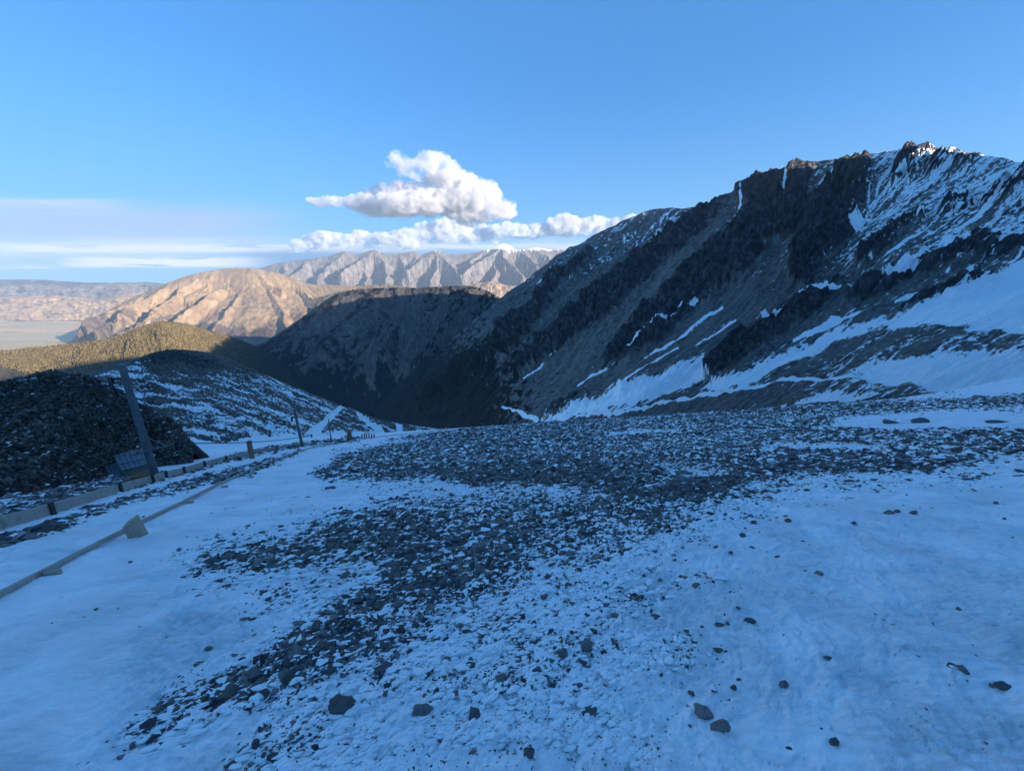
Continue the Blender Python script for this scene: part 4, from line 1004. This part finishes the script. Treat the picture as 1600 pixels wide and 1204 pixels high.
# hanging pair of sheaves at the pole's uphill side
bm = bmesh.new(); beam(bm, L(atp(172,592,Yp-.2)), L(atp(196,590,Yp-.2)), .06, .06); obj('upper_arm', bm, m_dark, e)
bm = bmesh.new(); beam(bm, L(atp(171,590,Yp-.25)), L(atp(178,616,Yp-.25)), .10, .06, up=(0, 1, 0)); obj('sheave_bracket', bm, m_dark, e)
sheave(e, L(atp(174,594,Yp-.3)), 5/F*f, (.5, 1, 0)); sheave(e, L(atp(178,610,Yp-.3)), 5/F*f, (.5, 1, 0))
e2, d0, tp2, r2_, f2 = tow_pole((473,698), (460,640), 2.0, 'dark slender tow pole further down the track beside the zigzag road')
bm = bmesh.new(); beam(bm, atp(455,652,d0.y)-d0, atp(466,651,d0.y)-d0, .09, .09); obj('upper_arm', bm, m_dark, e2)
sheave(e2, atp(456,655,d0.y-.1)-d0, 3.4/F*f2, (1, .3, 0))
bm = bmesh.new(); beam(bm, atp(468,683,d0.y)-d0, atp(488,679,d0.y)-d0, .06, .06); obj('arm', bm, m_steel, e2)
sheave(e2, atp(487,681,d0.y-.1)-d0, 2.6/F*f2, (1, .3, 0))
bm = bmesh.new(); box(bm, (-.22, -.2, -.1), (.22, .2, .32), None, .03); o = obj('footing', bm, m_gold, e2); o.location = Vector((-.28, .0, 0))
# small rusty timber by the first pole
c1 = G(228, 750); bm = bmesh.new(); box(bm, (-.38, -.12, -.05), (.22, .12, .22), None, .02); o = obj('timber_block', bm, m_rust); o.location = c1; o.rotation_euler = (0, 0, .3); tag(o, 'low orange-brown timber block at the foot of the near tow pole', 'timber')
# tow ropes
def rope(a, b, sag, rad, label, n_=24):
    bm = bmesh.new(); pts = []
    for i in range(n_+1):
        s = i/n_; p = Vector(a).lerp(Vector(b), s); p.z -= sag*4*s*(1-s); pts.append(p)
    for i in range(n_): tube(bm, pts[i], pts[i+1], rad, rad, 6)
    o = obj('tow_rope', bm, m_rope, origin=pts[0]); return tag(o, label, 'rope')
rope(atp(172,602,Yp-.3), atp(-420,620,Yp-3.5), .05, .016, 'dark tow rope running from the near pole leftwards across the rock outcrop')
rope(atp(285,692,Yp-.1), atp(487,679,d0.y), .2, .016, 'dark tow rope stretched low between the near and the farther tow pole')

# small shed behind the pole
sb = G(200, 752); Ys = sb.y+1.6
e = empty('shed', (atp(200,752,Ys)), 'small low shed with two blue-grey metal roof slopes behind the tow pole', 'shed'); O = Vector(e.location)
def quad_slab(name, pts, th_, mat, ribs_=0):
    bm = bmesh.new(); P4 = [Vector(p)-O for p in pts]; nrm = (P4[1]-P4[0]).cross(P4[3]-P4[0]).normalized()
    if nrm.z < 0: nrm = -nrm
    nx = max(2, ribs_*4); g = []
    for i in range(nx+1):
        s = i/nx; a = P4[0].lerp(P4[1], s); b = P4[3].lerp(P4[2], s); w_ = math.sin(s*ribs_*2*math.pi)*.007 if ribs_ else 0
        g.append((bm.verts.new(a+nrm*w_), bm.verts.new(b+nrm*w_), bm.verts.new(a+nrm*(w_-th_)), bm.verts.new(b+nrm*(w_-th_))))
    for i in range(nx):
        p, q = g[i], g[i+1]
        for fc in ((p[0], q[0], q[1], p[1]), (p[2], p[3], q[3], q[2]), (p[0], p[2], q[2], q[0]), (p[1], q[1], q[3], p[3])): bm.faces.new(fc)
    bm.faces.new((g[0][0], g[0][1], g[0][3], g[0][2])); bm.faces.new((g[-1][0], g[-1][2], g[-1][3], g[-1][1]))
    bmesh.ops.recalc_face_normals(bm, faces=bm.faces); return obj(name, bm, mat, e)
quad_slab('roof', [atp(177,711,Ys+1.4), atp(233,696,Ys+1.8), atp(238,712,Ys+.6), atp(184,726,Ys+.3)], .05, m_roof, 7)
quad_slab('roof', [atp(184,727,Ys+.28), atp(238,713,Ys+.58), atp(242,722,Ys+.1), atp(190,735,Ys-.15)], .05, m_roof, 7)
quad_slab('roof', [atp(163,730,Ys+.8), atp(182,722,Ys+.9), atp(192,744,Ys-.3), atp(175,751,Ys-.4)], .05, m_roof, 3)
quad_slab('wall', [atp(192,737,Ys-.02), atp(240,724,Ys+.2), atp(240,737,Ys+.2), atp(196,748,Ys-.02)], .12, m_board)
quad_slab('wall', [atp(176,752,Ys-.2), atp(192,746,Ys-.1), atp(194,765,Ys-.1), atp(178,768,Ys-.2)], .12, m_board)
quad_slab('side_wall', [atp(166,733,Ys+.7), atp(177,750,Ys-.2), atp(178,766,Ys-.2), atp(168,752,Ys+.7)], .10, m_dark)
for (x, y, h) in [(177,750,16),(192,744,14)]:
    a = atp(x, y, Ys-.38); bm = bmesh.new(); beam(bm, a-O, a-O+Vector((0, 0, -.6)), .07, .07, up=(1, 0, 0)); obj('corner_post', bm, m_board, e)

# ------------------------------------------------------------------ clouds
def vol_mat(name, dens, ns=.004, col=(.97,.97,.98), an=.2):
    m, t = mat_new(name); o = t.n('ShaderNodeOutputMaterial'); v = t.n('ShaderNodeVolumePrincipled')
    v.inputs['Color'].default_value = col+(1,); v.inputs['Density'].default_value = dens; v.inputs['Anisotropy'].default_value = an
    pos = t.n('ShaderNodeNewGeometry').outputs['Position']
    nz = t.noise(pos, ns, 4, .62, .2)
    t.l(t.smooth(nz, .38, .66, dens*.04, dens*2.2), v.inputs['Density'])
    t.l(v.outputs[0], o.inputs['Volume']); m.cycles.volume_step_rate = .35; return m
def cloud(name, puffs, Y0, label, dens, vox, disp_, seed, group=None, noise_size=300):
    bm = bmesh.new(); r = random.Random(seed); c0 = None
    for (x, y, rx, ry) in puffs:
        yy = Y0+r.uniform(-.6, .6)*rx/F*Y0*.7; p = Vector(tuple(at(x, y, yy))); k = Y0/F
        if c0 is None: c0 = p.copy()
        M = Matrix.Translation(p-c0) @ Matrix.Diagonal((rx*k, rx*k*.7, ry*k, 1))
        bmesh.ops.create_icosphere(bm, subdivisions=3, radius=1, matrix=M)
    o = obj(name, bm, vol_mat(name+'_vapour', dens)); o.location = c0
    rm = o.modifiers.new('r', 'REMESH'); rm.mode = 'VOXEL'; rm.voxel_size = vox
    for k, (sz, am) in enumerate([(noise_size, disp_), (noise_size*.4, disp_*.6), (noise_size*.16, disp_*.32)]):
        tx = bpy.data.textures.new('cloud_noise', 'CLOUDS'); tx.noise_scale = sz; tx.noise_depth = 2
        dm = o.modifiers.new('d', 'DISPLACE'); dm.texture = tx; dm.strength = am; dm.mid_level = .5; dm.texture_coords = 'LOCAL'
    return tag(o, label, 'cloud', group)
YC = 10500
cloud('cloud', [(640,318,60,17),(600,322,50,14),(660,312,40,18),(700,318,50,18),(560,316,40,9),(520,316,34,5),(625,298,30,12),(610,306,36,14),
                (740,312,42,22),(770,325,34,13),(720,296,40,22),(700,285,40,16),(750,300,30,16),(735,340,36,9),(790,332,20,6)], YC, 'broad white cumulus cloud with grey base over the far range', .0055, 36, 260, 3, noise_size=420)
cloud('cloud', [(622,250,17,12),(636,262,18,14),(650,272,16,9),(678,256,30,16),(664,262,20,14),(692,264,26,15),(705,272,16,10)], YC-600, 'small grey cloud puff sitting on top of the broad cumulus', .0035, 34, 200, 5, noise_size=380)
YB = 15500
bank = [(480+i*21+random.uniform(-5, 5), 384-.050*(i*21)+random.uniform(-3, 3)-6, random.uniform(18, 28), random.uniform(8, 13)) for i in range(28)]
bank += [(625,378,30,11),(645,368,26,11),(668,360,22,11),(692,354,24,9),(720,366,26,12),(700,362,16,9),(800,362,30,9),(840,358,22,8),(882,345,22,10),(885,355,34,14),(925,352,24,11),(955,352,24,10),(985,356,24,10)]
cloud('cloud', bank, YB, 'long low bank of white clouds along the horizon behind the snowy range', .006, 60, 330, 7, noise_size=560)

# ------------------------------------------------------------------ air
bm = bmesh.new(); box(bm, (-26000, -2500, -1000), (16000, 14500, 1050)); 
m, t = mat_new('thin_air'); o_ = t.n('ShaderNodeOutputMaterial'); v = t.n('ShaderNodeVolumePrincipled')
v.inputs['Color'].default_value = (.62,.80,1,1); v.inputs['Density'].default_value = 3.0e-5; v.inputs['Anisotropy'].default_value = 0.0
t.l(v.outputs[0], o_.inputs['Volume'])
hz = obj('haze', bm, m); tag(hz, kind='stuff')
